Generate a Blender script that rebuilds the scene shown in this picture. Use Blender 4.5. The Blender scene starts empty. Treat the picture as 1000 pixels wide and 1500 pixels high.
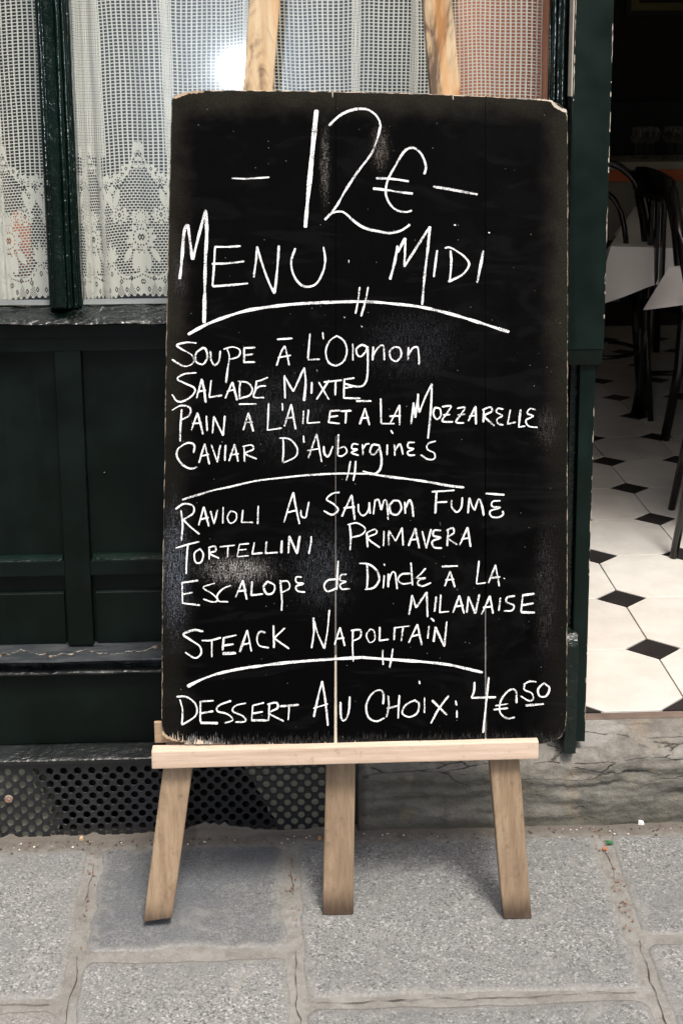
import bpy, bmesh, math, random
import numpy as np
from mathutils import Vector, Matrix, noise as mnoise

random.seed(7)
scene = bpy.context.scene
col = scene.collection
R = math.radians

# ------------------------------------------------------------------ camera
F, CX, CY, H, DIST = 1963.0, 500.0, 487.0, 1.45, 2.385
PITCH, YAW, ROLL = R(10.87), R(2.0), R(0.45)
fw = Vector((math.sin(YAW)*math.cos(PITCH), math.cos(YAW)*math.cos(PITCH), -math.sin(PITCH)))
r0 = Vector((math.cos(YAW), -math.sin(YAW), 0)); u0 = r0.cross(fw)
rt = r0*math.cos(ROLL) - u0*math.sin(ROLL)
up = u0*math.cos(ROLL) + r0*math.sin(ROLL)
CAM = Vector((0, -DIST, H))
cam_data = bpy.data.cameras.new('camera'); cam = bpy.data.objects.new('camera', cam_data); col.objects.link(cam)
cam.matrix_world = Matrix(((rt.x, up.x, -fw.x, CAM.x), (rt.y, up.y, -fw.y, CAM.y), (rt.z, up.z, -fw.z, CAM.z), (0, 0, 0, 1)))
cam_data.sensor_fit = 'VERTICAL'; cam_data.sensor_height = 36.0
cam_data.lens = F/1500*36.0
cam_data.shift_y = -(750-CY)/1500
cam_data.clip_start = 0.05; cam_data.clip_end = 400
scene.camera = cam

def at(x, y, ax, v):
    """photograph point (x, y) on the world plane axis[ax] = v"""
    d = fw + rt*((x-CX)/F) - up*((y-CY)/F)
    return CAM + d*((v-CAM[ax])/d[ax])
def atp(x, y, P, N):
    d = fw + rt*((x-CX)/F) - up*((y-CY)/F)
    return CAM + d*((P-CAM).dot(N)/d.dot(N))

# ------------------------------------------------------------------ sky, sun, exposure
SUN_EL, SUN_AZ = R(62), R(160)       # azimuth clockwise from +Y
world = bpy.data.worlds.new('World'); scene.world = world; world.use_nodes = True
wn = world.node_tree.nodes; wl = world.node_tree.links
sky = wn.new('ShaderNodeTexSky'); sky.sky_type = 'NISHITA'; sky.sun_disc = False
sky.sun_elevation = SUN_EL; sky.sun_rotation = SUN_AZ; sky.dust_density = 6.0; sky.air_density = 0.8; sky.ozone_density = 0.6
wl.new(sky.outputs[0], wn['Background'].inputs[0]); wn['Background'].inputs[1].default_value = 0.125
sl = bpy.data.lights.new('sun', 'SUN'); sl.energy = 2.1; sl.angle = R(13); sl.color = (1.0, 0.965, 0.91)
so = bpy.data.objects.new('sun', sl); col.objects.link(so)
sd = Vector((math.sin(SUN_AZ)*math.cos(SUN_EL), math.cos(SUN_AZ)*math.cos(SUN_EL), math.sin(SUN_EL)))
so.rotation_euler = sd.to_track_quat('Z', 'Y').to_euler()
# the photographer's flash, whose reflection the window pane shows
fl = bpy.data.lights.new('flash', 'POINT'); fl.energy = 30.0; fl.shadow_soft_size = 0.03; fl.color = (0.86, 0.92, 1.0)
fo = bpy.data.objects.new('flash', fl); fo.location = CAM + Vector((-0.19, -0.02, 0.02)); col.objects.link(fo)
scene.view_settings.view_transform = 'Standard'; scene.view_settings.look = 'None'
scene.view_settings.gamma = 1; scene.view_settings.use_curve_mapping = False
scene.view_settings.exposure = 0.75
scene.cycles.max_bounces = 8; scene.cycles.transparent_max_bounces = 24

# ------------------------------------------------------------------ object helpers
def tag(o, label=None, cat=None, group=None, kind=None):
    if label: o['label'] = label
    if cat: o['category'] = cat
    if group: o['group'] = group
    if kind: o['kind'] = kind
    return o
def thing(name, loc, label, cat, group=None, rotz=0):
    o = bpy.data.objects.new(name, None); col.objects.link(o)
    o.location = loc; o.rotation_euler = (0, 0, rotz); o.empty_display_size = 0.05
    return tag(o, label, cat, group)
def link(name, me, mat, parent=None, world_space=True):
    if mat is not None:
        for m in (mat if isinstance(mat, (list, tuple)) else [mat]): me.materials.append(m)
    o = bpy.data.objects.new(name, me); col.objects.link(o)
    if parent is not None:
        o.parent = parent
        if world_space:      # the mesh is written in world coordinates
            q = parent; M = Matrix.Identity(4)
            while q is not None:
                M = (Matrix.Translation(q.location) @ q.rotation_euler.to_matrix().to_4x4()) @ M
                q = q.parent
            me.transform(M.inverted())
    return o
def fin(bm, smooth=False):
    me = bpy.data.meshes.new('m'); bmesh.ops.recalc_face_normals(bm, faces=bm.faces)
    bm.to_mesh(me); bm.free()
    if smooth: me.shade_smooth()
    return me
def box(x0, x1, y0, y1, z0, z1, bev=0.0015, wob=0.0, cell=0.0, seed=0):
    """bevelled box; with wob it is cut into cells and its surface made slightly uneven"""
    bm = bmesh.new(); bmesh.ops.create_cube(bm, size=1)
    for v in bm.verts: v.co = Vector((x0+(v.co.x+.5)*(x1-x0), y0+(v.co.y+.5)*(y1-y0), z0+(v.co.z+.5)*(z1-z0)))
    if bev: bmesh.ops.bevel(bm, geom=bm.edges[:], offset=bev, segments=2, affect='EDGES', profile=0.6)
    if wob:
        c = cell or 0.03
        for ax in range(3):
            lo = min(v.co[ax] for v in bm.verts); hi = max(v.co[ax] for v in bm.verts)
            n = min(60, int((hi-lo)/c))
            for i in range(1, n+1):
                p = Vector((0, 0, 0)); p[ax] = lo+(hi-lo)*i/(n+1); nn = Vector((0, 0, 0)); nn[ax] = 1
                bmesh.ops.bisect_plane(bm, geom=bm.verts[:]+bm.edges[:]+bm.faces[:], plane_co=p, plane_no=nn)
        for v in bm.verts:
            v.co += mnoise.noise_vector(v.co*14+Vector((seed, 0, 0)))*wob
    return fin(bm)
def profile_x(pts, x0, x1, n=40, wob=0.0, seed=0, freq=12.0, smooth=True, cap=True):
    """closed profile (y, z) swept along x, with hand-painted unevenness"""
    bm = bmesh.new(); rings = []
    for i in range(n+1):
        x = x0+(x1-x0)*i/n; ring = []
        for (y, z) in pts:
            c = Vector((x, y, z))
            if wob: c += mnoise.noise_vector(Vector((x*freq, y*freq*2, z*freq*2))+Vector((seed, seed, 0)))*wob
            ring.append(bm.verts.new(c))
        rings.append(ring)
    m = len(pts)
    for i in range(n):
        for j in range(m):
            bm.faces.new((rings[i][j], rings[i+1][j], rings[i+1][(j+1) % m], rings[i][(j+1) % m]))
    if cap: bm.faces.new(rings[0]); bm.faces.new(rings[-1])
    me = fin(bm, smooth)
    if smooth: me.set_sharp_from_angle(angle=R(38))
    return me
def tube_bm(bm, pts, rad, seg=8):
    pts = [Vector(p) for p in pts]; rings = []
    rads = rad if isinstance(rad, (list, tuple)) else [rad]*len(pts)
    for i, p in enumerate(pts):
        a = pts[max(0, i-1)]; b = pts[min(len(pts)-1, i+1)]; t = (b-a).normalized()
        ref = Vector((0, 0, 1)) if abs(t.z) < .9 else Vector((0, 1, 0))
        s = t.cross(ref).normalized(); q = s.cross(t)
        rings.append([bm.verts.new(p+(s*math.cos(k*2*math.pi/seg)+q*math.sin(k*2*math.pi/seg))*rads[i]) for k in range(seg)])
    for i in range(len(pts)-1):
        for k in range(seg):
            bm.faces.new((rings[i][k], rings[i+1][k], rings[i+1][(k+1) % seg], rings[i][(k+1) % seg]))
    bm.faces.new(rings[0]); bm.faces.new(rings[-1])
def tube(pts, rad, seg=8):
    bm = bmesh.new(); tube_bm(bm, pts, rad, seg); return fin(bm, True)
def catmull(p, step):
    if len(p) < 3:
        out = []; a, b = np.array(p[0], float), np.array(p[-1], float); n = max(2, int(np.linalg.norm(b-a)/step))
        return [tuple(a+(b-a)*i/n) for i in range(n+1)]
    P = [np.array(q, float) for q in p]; P = [2*P[0]-P[1]]+P+[2*P[-1]-P[-2]]; out = []
    for i in range(1, len(P)-2):
        n = max(2, int(np.linalg.norm(P[i+1]-P[i])/step))
        for k in range(n):
            t = k/n
            out.append(tuple(.5*((2*P[i])+(P[i+1]-P[i-1])*t+(2*P[i-1]-5*P[i]+4*P[i+1]-P[i+2])*t*t+(-P[i-1]+3*P[i]-3*P[i+1]+P[i+2])*t**3)))
    out.append(tuple(P[-2])); return out
def poly_ribbon_pts(p, step):
    out = []
    for a, b in zip(p, p[1:]):
        a = np.array(a, float); b = np.array(b, float); n = max(1, int(np.linalg.norm(b-a)/step))
        out += [tuple(a+(b-a)*i/n) for i in range(n)]
    out.append(tuple(p[-1])); return out

# ------------------------------------------------------------------ material helpers
class Mat:
    def __init__(s, name):
        s.m = bpy.data.materials.new(name); s.m.use_nodes = True
        s.n = s.m.node_tree.nodes; s.l = s.m.node_tree.links; s.b = s.n['Principled BSDF']
        s._g = None
    def __call__(s, **k):
        for a, v in k.items(): s.set(s.b, a, v)
        return s
    def set(s, node, a, v):
        inp = node.inputs[a] if not isinstance(a, str) or a in node.inputs else node.inputs[a.replace('_', ' ')]
        if isinstance(v, bpy.types.NodeSocket): s.l.new(v, inp)
        else: inp.default_value = v
    def coord(s, which='geo'):
        if which == 'geo':
            if s._g is None: s._g = s.n.new('ShaderNodeNewGeometry')
            return s._g.outputs['Position']
        t = s.n.new('ShaderNodeTexCoord'); return t.outputs[which]
    def map(s, v, scale=(1, 1, 1), loc=(0, 0, 0), rot=(0, 0, 0)):
        m = s.n.new('ShaderNodeMapping'); s.l.new(v, m.inputs[0])
        m.inputs['Scale'].default_value = scale; m.inputs['Location'].default_value = loc; m.inputs['Rotation'].default_value = rot
        return m.outputs[0]
    def noise(s, v, scale=5, detail=4, rough=.55, dist=0, out=0):
        t = s.n.new('ShaderNodeTexNoise'); s.l.new(v, t.inputs['Vector'])
        t.inputs['Scale'].default_value = scale; t.inputs['Detail'].default_value = detail
        t.inputs['Roughness'].default_value = rough; t.inputs['Distortion'].default_value = dist
        return t.outputs[out]
    def voro(s, v, scale=5, feature='F1', out='Distance', rnd=1):
        t = s.n.new('ShaderNodeTexVoronoi'); t.feature = feature; s.l.new(v, t.inputs['Vector'])
        t.inputs['Scale'].default_value = scale; t.inputs['Randomness'].default_value = rnd
        return t.outputs[out]
    def ramp(s, v, stops, interp='LINEAR'):
        r = s.n.new('ShaderNodeValToRGB'); s.l.new(v, r.inputs[0]); e = r.color_ramp.elements
        r.color_ramp.interpolation = interp
        while len(e) < len(stops): e.new(.5)
        for i, (p, c) in enumerate(stops):
            e[i].position = p
            e[i].color = (c, c, c, 1) if isinstance(c, (int, float)) else (c[0], c[1], c[2], 1)
        return r.outputs[0]
    def rng(s, v, a, b, c=0, d=1):
        r = s.n.new('ShaderNodeMapRange'); s.l.new(v, r.inputs[0]) if isinstance(v, bpy.types.NodeSocket) else None
        r.inputs[1].default_value = a; r.inputs[2].default_value = b; r.inputs[3].default_value = c; r.inputs[4].default_value = d
        r.interpolation_type = 'SMOOTHSTEP' if (c, d) in ((0, 1), (1, 0)) else 'LINEAR'
        return r.outputs[0]
    def math(s, op, a, b=None, c=None):
        t = s.n.new('ShaderNodeMath'); t.operation = op
        for i, v in enumerate((a, b, c)):
            if v is None: continue
            if isinstance(v, bpy.types.NodeSocket): s.l.new(v, t.inputs[i])
            else: t.inputs[i].default_value = v
        return t.outputs[0]
    def mix(s, f, a, b):
        t = s.n.new('ShaderNodeMix'); t.data_type = 'RGBA'
        for i, v in ((0, f), (6, a), (7, b)):
            if isinstance(v, bpy.types.NodeSocket): s.l.new(v, t.inputs[i])
            elif i == 0: t.inputs[0].default_value = v
            else: t.inputs[i].default_value = (v[0], v[1], v[2], 1)
        return t.outputs[2]
    def sep(s, v):
        t = s.n.new('ShaderNodeSeparateXYZ'); s.l.new(v, t.inputs[0]); return t.outputs
    def bump(s, h, strength=.3, dist=.002, prev=None):
        t = s.n.new('ShaderNodeBump'); s.l.new(h, t.inputs['Height'])
        t.inputs['Strength'].default_value = strength; t.inputs['Distance'].default_value = dist
        if prev is not None: s.l.new(prev, t.inputs['Normal'])
        s.l.new(t.outputs[0], s.b.inputs['Normal']); return t.outputs[0]
def C3(*c): return (c[0], c[1], c[2], 1)
def srgb(r, g, b):
    f = lambda c: (c/255/12.92) if c/255 <= .04045 else ((c/255+.055)/1.055)**2.4
    return (f(r), f(g), f(b))

def paint(name, base, rough=.3, streak=(60, 60, 6), bump=.25, lump=.0, chips=.0, grime=.0, chip_col=(.55, .5, .42), spec=.5):
    m = Mat(name); p = m.coord()
    n1 = m.noise(m.map(p, streak), 1, 5, .6); n2 = m.noise(p, 9, 4, .6); n3 = m.noise(p, 160, 3, .6)
    c = m.mix(m.rng(n2, .35, .7), base, tuple(v*1.7+.0004 for v in base))
    c = m.mix(m.rng(n1, .60, .75, 0, .5), c, tuple(v*2.4+.0012 for v in base))
    if grime:
        g = m.rng(m.noise(p, 22, 6, .7), .5, .72, 0, grime); c = m.mix(g, c, (.06, .055, .045))
    if chips:
        k = m.noise(m.map(p, (1, 1, .6)), 70, 4, .7); k2 = m.noise(p, 7, 2, .5)
        f = m.math('MULTIPLY', m.rng(k, .74-chips*.05, .76-chips*.05), m.rng(k2, .5, .6)); c = m.mix(f, c, chip_col)
    m(Base_Color=c, Roughness=m.rng(n2, .2, .8, rough*.75, rough*1.35), Specular_IOR_Level=spec)
    h = m.math('ADD', n1, m.math('MULTIPLY', n3, .15))
    b = m.bump(h, bump, .0015)
    if lump:
        l = m.noise(m.map(p, (1, 1.5, 1.5)), 38, 3, .6, .6); m.bump(l, lump, .006, b)
    return m.m
GREEN = (.0016, .0040, .0030)
M_panel = paint('green_black_paint', GREEN, .42, bump=.25, grime=.012, spec=.14)
M_gloss = paint('thick_gloss_paint', (.0012, .0060, .0044), .11, (70, 70, 5), .22, lump=.3, spec=.5)
M_sill = paint('lumpy_gloss_paint', (.0012, .003, .0024), .12, (9, 60, 60), .12, lump=1.0, spec=.5)
M_bead = paint('worn_ledge_paint', (.007, .009, .009), .27, (12, 70, 70), .5, lump=.6, chips=.4, chip_col=(.2, .19, .17))
M_post = paint('green_post_paint', (.0022, .0068, .0052), .38, (50, 50, 4), .2, spec=.22)
M_iron = paint('grille_paint', (.009, .010, .012), .36, (30, 30, 30), .3, chips=.3, chip_col=(.16, .15, .12))

def ledge_mat():
    m = Mat('weathered_ledge_paint'); p = m.coord()
    n = m.noise(m.map(p, (6, 30, 30)), 3, 6, .65); n2 = m.noise(p, 60, 4, .6)
    x = m.sep(p)
    # peeled strip that wanders along the ledge
    w = m.noise(m.map(p, (9, .01, .01)), 1, 4, .6)
    d = m.math('ABSOLUTE', m.math('SUBTRACT', x[1], m.rng(w, .3, .7, -.004, .042)))
    pw = m.rng(m.noise(m.map(p, (13, .01, .01), loc=(5, 0, 0)), 1, 4, .7), .35, .7, .001, .0075)
    f = m.rng(m.math('SUBTRACT', m.math('ADD', d, m.math('MULTIPLY', n2, .007)), pw), .0005, .0022, 1, 0)
    c = m.mix(m.rng(n, .3, .75), (.02, .025, .028), (.06, .065, .068))
    c = m.mix(f, c, m.mix(m.rng(m.noise(p, 120, 3, .6), .42, .6), (.035, .025, .016), (.26, .23, .19)))
    m(Base_Color=c, Roughness=.34); m.bump(m.math('SUBTRACT', n2, m.math('MULTIPLY', f, 2)), .5, .002)
    return m.m
M_ledge = ledge_mat()

def wood(name, c1, c2, c3, axis='z', stain=0, rough=.55, foot=0):
    m = Mat(name); p = m.coord()
    sc = {'z': (95, 60, 3.2), 'x': (3.2, 60, 95)}[axis]
    g = m.noise(m.map(p, sc), 1, 6, .62, .25); fine = m.noise(m.map(p, tuple(v*4.5 for v in sc)), 1, 3, .6)
    big = m.noise(m.map(p, (14, 10, 4) if axis == 'z' else (4, 10, 14)), 1, 4, .6)
    c = m.mix(m.rng(g, .3, .72), c1, c2); c = m.mix(m.rng(fine, .5, .75, 0, .45), c, c3)
    c = m.mix(m.rng(big, .42, .75, 0, .55), c, c3); sc_ = m.noise(p, 55, 5, .75); c = m.mix(m.rng(sc_, .58, .70, 0, .45), c, tuple(v*.55 for v in c3))
    if stain:
        s = m.noise(m.map(p, (20, 10, 6), loc=(.9, 0, .35)), 1, 4, .6, 1.4)
        z = m.sep(p)[2]
        up_ = m.rng(z, 1.28, 1.34); c = m.mix(m.math('MULTIPLY', up_, .75), c, m.mix(m.rng(g, .3, .7), (.62, .48, .30), (.50, .34, .18)))
        f = m.math('MULTIPLY', m.rng(s, .43, .62, 0, stain), m.rng(z, 1.30, 1.36))
        c = m.mix(f, c, (.085, .05, .028))
        o = m.rng(m.noise(m.map(p, (22, 10, 3)), 1, 3, .5), .5, .65, 0, .55)
        c = m.mix(m.math('MULTIPLY', o, m.rng(z, 1.30, 1.36)), c, (.45, .20, .05))
    if foot:
        z = m.sep(p)[2]
        f = m.math('MULTIPLY', m.rng(m.math('ADD', z, m.math('MULTIPLY', g, .06)), .035, .085, 1, 0), foot)
        c = m.mix(f, c, (.040, .025, .017))
        k = m.noise(m.map(p, (25, 25, 12)), 1, 4, .7)
        c = m.mix(m.math('MULTIPLY', m.rng(k, .52, .68, 0, .65), m.rng(z, .4, .15)), c, (.17, .115, .075))
    m(Base_Color=c, Roughness=rough, Specular_IOR_Level=.35)
    m.bump(m.math('ADD', g, m.math('MULTIPLY', fine, .5)), .35, .0012)
    return m.m
M_leg = wood('beech_leg', (.33, .245, .16), (.22, .152, .095), (.115, .078, .05), 'z', stain=1.0, foot=.9)
M_shelf = wood('beech_shelf', (.66, .53, .42), (.54, .41, .31), (.38, .27, .19), 'x')
M_raw = wood('raw_plank_edge', (.50, .39, .27), (.35, .24, .15), (.20, .13, .08), 'z')

def granite(name, base, contrast=1.0, warm=0.0, smooth_dark=0.0, seed=0):
    m = Mat(name); p = m.map(m.coord(), loc=(seed*3.7, seed*1.3, 0))
    v1 = m.noise(p, 330, 3, .75); v2 = m.noise(p, 150, 4, .7); big = m.noise(p, 6, 5, .6); mid = m.noise(p, 28, 5, .65)
    k = m.voro(p, 260, out='Color'); ks = m.sep(k)[0]
    b = Vector(base)
    c = m.mix(m.rng(v1, .36, .64), tuple(b*.5), tuple(b*1.35))
    c = m.mix(m.rng(ks, .86, .93, 0, .8*contrast), c, tuple(b*1.9)); c = m.mix(m.rng(m.sep(k)[1], .82, .92, 0, .75*contrast), c, tuple(b*.25))
    c = m.mix(m.rng(v2, .5, .7, 0, .5), c, tuple(b*.6))
    c = m.mix(m.rng(big, .38, .68, 0, .6), c, tuple(Vector((b.x*.72, b.y*.72, b.z*.74))))
    c = m.mix(m.rng(mid, .5, .72, 0, .35), c, tuple(b*.62)); c = m.mix(m.rng(m.noise(p, 17, 4, .6, 1.0), .56, .7, 0, .35), c, (.31, .30, .27))
    if smooth_dark: c = m.mix(m.rng(m.noise(p, 4.5, 3, .5), .36, .56, smooth_dark, 0), c, (.085, .092, .105))
    if warm: c = m.mix(warm, c, (.30, .25, .19))
    # mortar smeared over the worn rim of the stone
    at_ = m.n.new('ShaderNodeAttribute'); at_.attribute_name = 'rim'
    rm = m.math('ADD', at_.outputs['Fac'], m.math('MULTIPLY', m.math('SUBTRACT', m.noise(p, 34, 5, .7), .5), 1.3))
    c = m.mix(m.rng(rm, .42, .9, 0, .75), c, m.mix(m.rng(v2, .4, .6), (.165, .162, .148), (.235, .232, .218)))
    st = m.noise(p, 9, 5, .7, 1.5); c = m.mix(m.rng(st, .56, .68, 0, .3), c, tuple(b*.5))
    m(Base_Color=c, Roughness=.72, Specular_IOR_Level=.35)
    b1 = m.bump(v1, .35, .0015); m.bump(mid, .4, .004, b1)
    return m.m
M_stone = [granite('granite_pale', (.215, .217, .209), seed=1), granite('granite_dark', (.146, .150, .150), .5, smooth_dark=.7, seed=2),
           granite('granite_mid', (.196, .199, .193), seed=3), granite('granite_warm', (.225, .222, .21), .8, warm=.06, seed=4)]
def mortar():
    m = Mat('mortar'); p = m.coord()
    a = m.noise(p, 12, 6, .65); b = m.noise(p, 220, 3, .7); c0 = m.noise(p, 45, 5, .7)
    c = m.mix(m.rng(a, .35, .65), (.160, .156, .140), (.215, .212, .198)); c = m.mix(m.rng(c0, .48, .72, 0, .8), c, (.115, .105, .09))
    c = m.mix(m.rng(b, .55, .75, 0, .6), c, (.34, .32, .28))
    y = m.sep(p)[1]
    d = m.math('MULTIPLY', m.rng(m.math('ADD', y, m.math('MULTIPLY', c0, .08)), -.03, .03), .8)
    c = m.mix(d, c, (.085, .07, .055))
    m(Base_Color=c, Roughness=.9); bb = m.bump(c0, .35, .003); m.bump(b, .4, .0012, bb)
    return m.m
M_mortar = mortar()
def dark(name, c, r=.8):
    m = Mat(name); m(Base_Color=C3(*c), Roughness=r); return m.m

# ------------------------------------------------------------------ GROUND AND PAVEMENT
gm = bmesh.new(); bmesh.ops.create_grid(gm, x_segments=1, y_segments=1, size=150)
for v in gm.verts: v.co.z = -0.06
def asphalt():
    m = Mat('asphalt'); p = m.coord(); n = m.noise(p, 90, 4, .7)
    m(Base_Color=m.mix(n, (.03, .03, .03), (.08, .08, .078)), Roughness=.9); m.bump(n, .4, .004); return m.m
tag(link('ground', fin(gm), asphalt()), kind='structure')

def mortar_bed():
    x0, x1, y0, y1 = -1.7, 2.2, -1.95, .03; nx, ny = 200, 110
    bm = bmesh.new(); g = []
    for i in range(nx+1):
        rr = []
        for j in range(ny+1):
            x = x0+(x1-x0)*i/nx; y = y0+(y1-y0)*j/ny
            z = -.0016+mnoise.noise(Vector((x*18, y*18, 1)))*.0016+mnoise.noise(Vector((x*55, y*55, 1)))*.0007
            if y > -.07: z += .004*min(1, (y+.07)/.07)*(1+mnoise.noise(Vector((x*9, y*20, 5))))
            rr.append(bm.verts.new((x, y, z)))
        g.append(rr)
    for i in range(nx):
        for j in range(ny): bm.faces.new((g[i][j], g[i+1][j], g[i+1][j+1], g[i][j+1]))
    r = [g[0][0], g[-1][0], g[-1][-1], g[0][-1]]
    for e in [e for e in bm.edges if e.is_boundary]:
        pass
    ext = bmesh.ops.extrude_edge_only(bm, edges=[e for e in bm.edges if e.is_boundary])
    for v in ext['geom']:
        if isinstance(v, bmesh.types.BMVert): v.co.z = -.06
    return fin(bm, True)
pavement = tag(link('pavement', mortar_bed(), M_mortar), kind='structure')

G = lambda x, y: at(x, y, 2, 0.0)
def joint_x(pts):           # a joint line on the ground through photograph points, as x(y)
    a, b = [G(*q) for q in pts]
    return lambda y: a.x+(b.x-a.x)*(y-a.y)/(b.y-a.y)
J = [None, joint_x([(140, 1243), (95, 1500)]), joint_x([(424, 1240), (437, 1500)]), joint_x([(884, 1240), (968, 1480)]), None]
J[0] = lambda y: J[1](y)-.42
J[4] = lambda y: J[3](y)+.46
rows = [[G(50, 1472).y, G(50, 1472).y-.55], [G(270, 1398).y, G(270, 1398).y-.5], [G(680, 1463).y, G(680, 1463).y-.5], [G(960, 1376).y, G(960, 1376).y-.45]]
def stone(xl, xr, yb, yt, mat, seed, gap=.0085, depth=.03, rnd=.022, ragged=.005):
    """one paving stone between joint functions xl, xr and depths yb..yt with rounded, ragged edges"""
    n = 26; pts = []
    def P(u, v):
        y = yb+(yt-yb)*v; a = xl(y); b = xr(y)
        return Vector((a+(b-a)*u, y, 0))
    w = (P(1, .5)-P(0, .5)).x; h = yt-yb
    gu, gv = gap/w, gap/h; ru, rv = rnd/w, rnd/h
    cor = [(1-gu-ru, gv+rv, -90), (1-gu-ru, 1-gv-rv, 0), (gu+ru, 1-gv-rv, 90), (gu+ru, gv+rv, 180)]
    uv = []
    for k, (cu, cv, a0) in enumerate(cor):
        for i in range(7):
            a = R(a0+i*15); uv.append((cu+ru*math.cos(a), cv+rv*math.sin(a)))
        nu, nv, _ = cor[(k+1) % 4]
        e0 = uv[-1]; a = R(cor[(k+1) % 4][2]); e1 = (nu+ru*math.cos(a), nv+rv*math.sin(a))
        for i in range(1, n): uv.append((e0[0]+(e1[0]-e0[0])*i/n, e0[1]+(e1[1]-e0[1])*i/n))
    outer = [P(*q) for q in uv]; c = sum(outer, Vector())/len(outer)
    bm = bmesh.new(); rings = []; lay = bm.verts.layers.float.new('rim')
    jit = []
    for p in outer:
        d = (c-p).normalized(); jit.append(d*(.003+ragged*(.5+mnoise.noise(Vector((p.x*16+seed, p.y*16, 2)))+.5*mnoise.noise(Vector((p.x*60, p.y*60+seed, 2))))))
    for inset, z in ((0, -depth), (0, -.004), (.002, -.0006), (.009, .0008), (.03, .0012)):
        rings.append([bm.verts.new(p+j+(c-p).normalized()*inset+Vector((0, 0, z+(0 if z < -.002 else .0012*mnoise.noise(p*9))))) for p, j in zip(outer, jit)])
    for s in (.8, .55, .3, .12):
        rr = []
        for p, j in zip(outer, jit):
            q = c+(p+j-c)*s*.9; q.z = .0014+.0022*mnoise.noise(Vector((q.x*7, q.y*7, seed))); rr.append(bm.verts.new(q))
        rings.append(rr)
    N = len(outer)
    for a, b in zip(rings, rings[1:]):
        for i in range(N): bm.faces.new((a[i], a[(i+1) % N], b[(i+1) % N], b[i]))
    bm.faces.new(rings[-1])
    for r_, val in zip(rings, (1, 1, .95, .7, .25, 0, 0, 0, 0)):
        for v_ in r_: v_[lay] = val
    return link('paving_stone', fin(bm, True), mat, pavement)
wall_y = -.012
mats = {(0, 0): M_stone[0], (0, 1): M_stone[3], (1, 0): M_stone[1], (1, 1): M_stone[0], (2, 0): M_stone[2], (2, 1): M_stone[2], (3, 0): M_stone[2], (3, 1): M_stone[0]}
for cI in range(4):
    ys = [wall_y-.012]+rows[cI]+[-1.93]
    for k in range(3):
        if ys[k]-ys[k+1] < .12: continue
        stone(J[cI], J[cI+1], ys[k+1], ys[k], mats.get((cI, k), M_stone[(cI+k) % 3]), cI*5+k, ragged=.010 if (cI, k) == (1, 0) else .006)
for k, (a, b) in enumerate(((-.02, -.62), (-.62, -1.25), (-1.25, -1.93))):
    stone(lambda y: -1.68, lambda y: J[0](y), b, a, M_stone[k % 3], 40+k)
    stone(lambda y: J[4](y), lambda y: 2.18, b, a, M_stone[(k+1) % 3], 50+k)

# thin open cracks where the mortar has shrunk along the joints
def crack(pts, w=.0009, z=.0012, parent=None, name='joint_crack', nrm=None):
    P = poly_ribbon_pts([(p[0], p[1]) for p in pts], .012); bm = bmesh.new(); prev = None
    for i, (x, y) in enumerate(P):
        a = np.array(P[max(0, i-1)]); b = np.array(P[min(len(P)-1, i+1)]); t = (b-a)/np.linalg.norm(b-a); nn = np.array((-t[1], t[0]))
        off = mnoise.noise(Vector((x*25, y*25, 3)))*.007+mnoise.noise(Vector((x*90, y*90, 3)))*.002; ww = w*(.15+2.2*abs(mnoise.noise(Vector((x*30, y*30, 9)))))
        q = np.array((x, y))+nn*off
        cur = (bm.verts.new((*(q-nn*ww), z)), bm.verts.new((*(q+nn*ww), z)))
        if prev: bm.faces.new((prev[0], prev[1], cur[1], cur[0]))
        prev = cur
    return link(name, fin(bm), M_crack, parent)
M_crack = dark('dark_crack_grit', (.045, .038, .03), .95)  # dark grit colour of the flat crack ribbons
for k in (1, 2, 3):
    for a, b in ((-.09, -.2), (-.36, -.60)):
        crack([(J[k](a)+.003, a), (J[k](b)-.002, b)], parent=pavement)
for cI, kk in ((0, 0), (2, 0)):
    y = rows[cI][kk]; crack([(J[cI](y)+.03, y), (J[cI+1](y)-.03, y)], parent=pavement)

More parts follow.
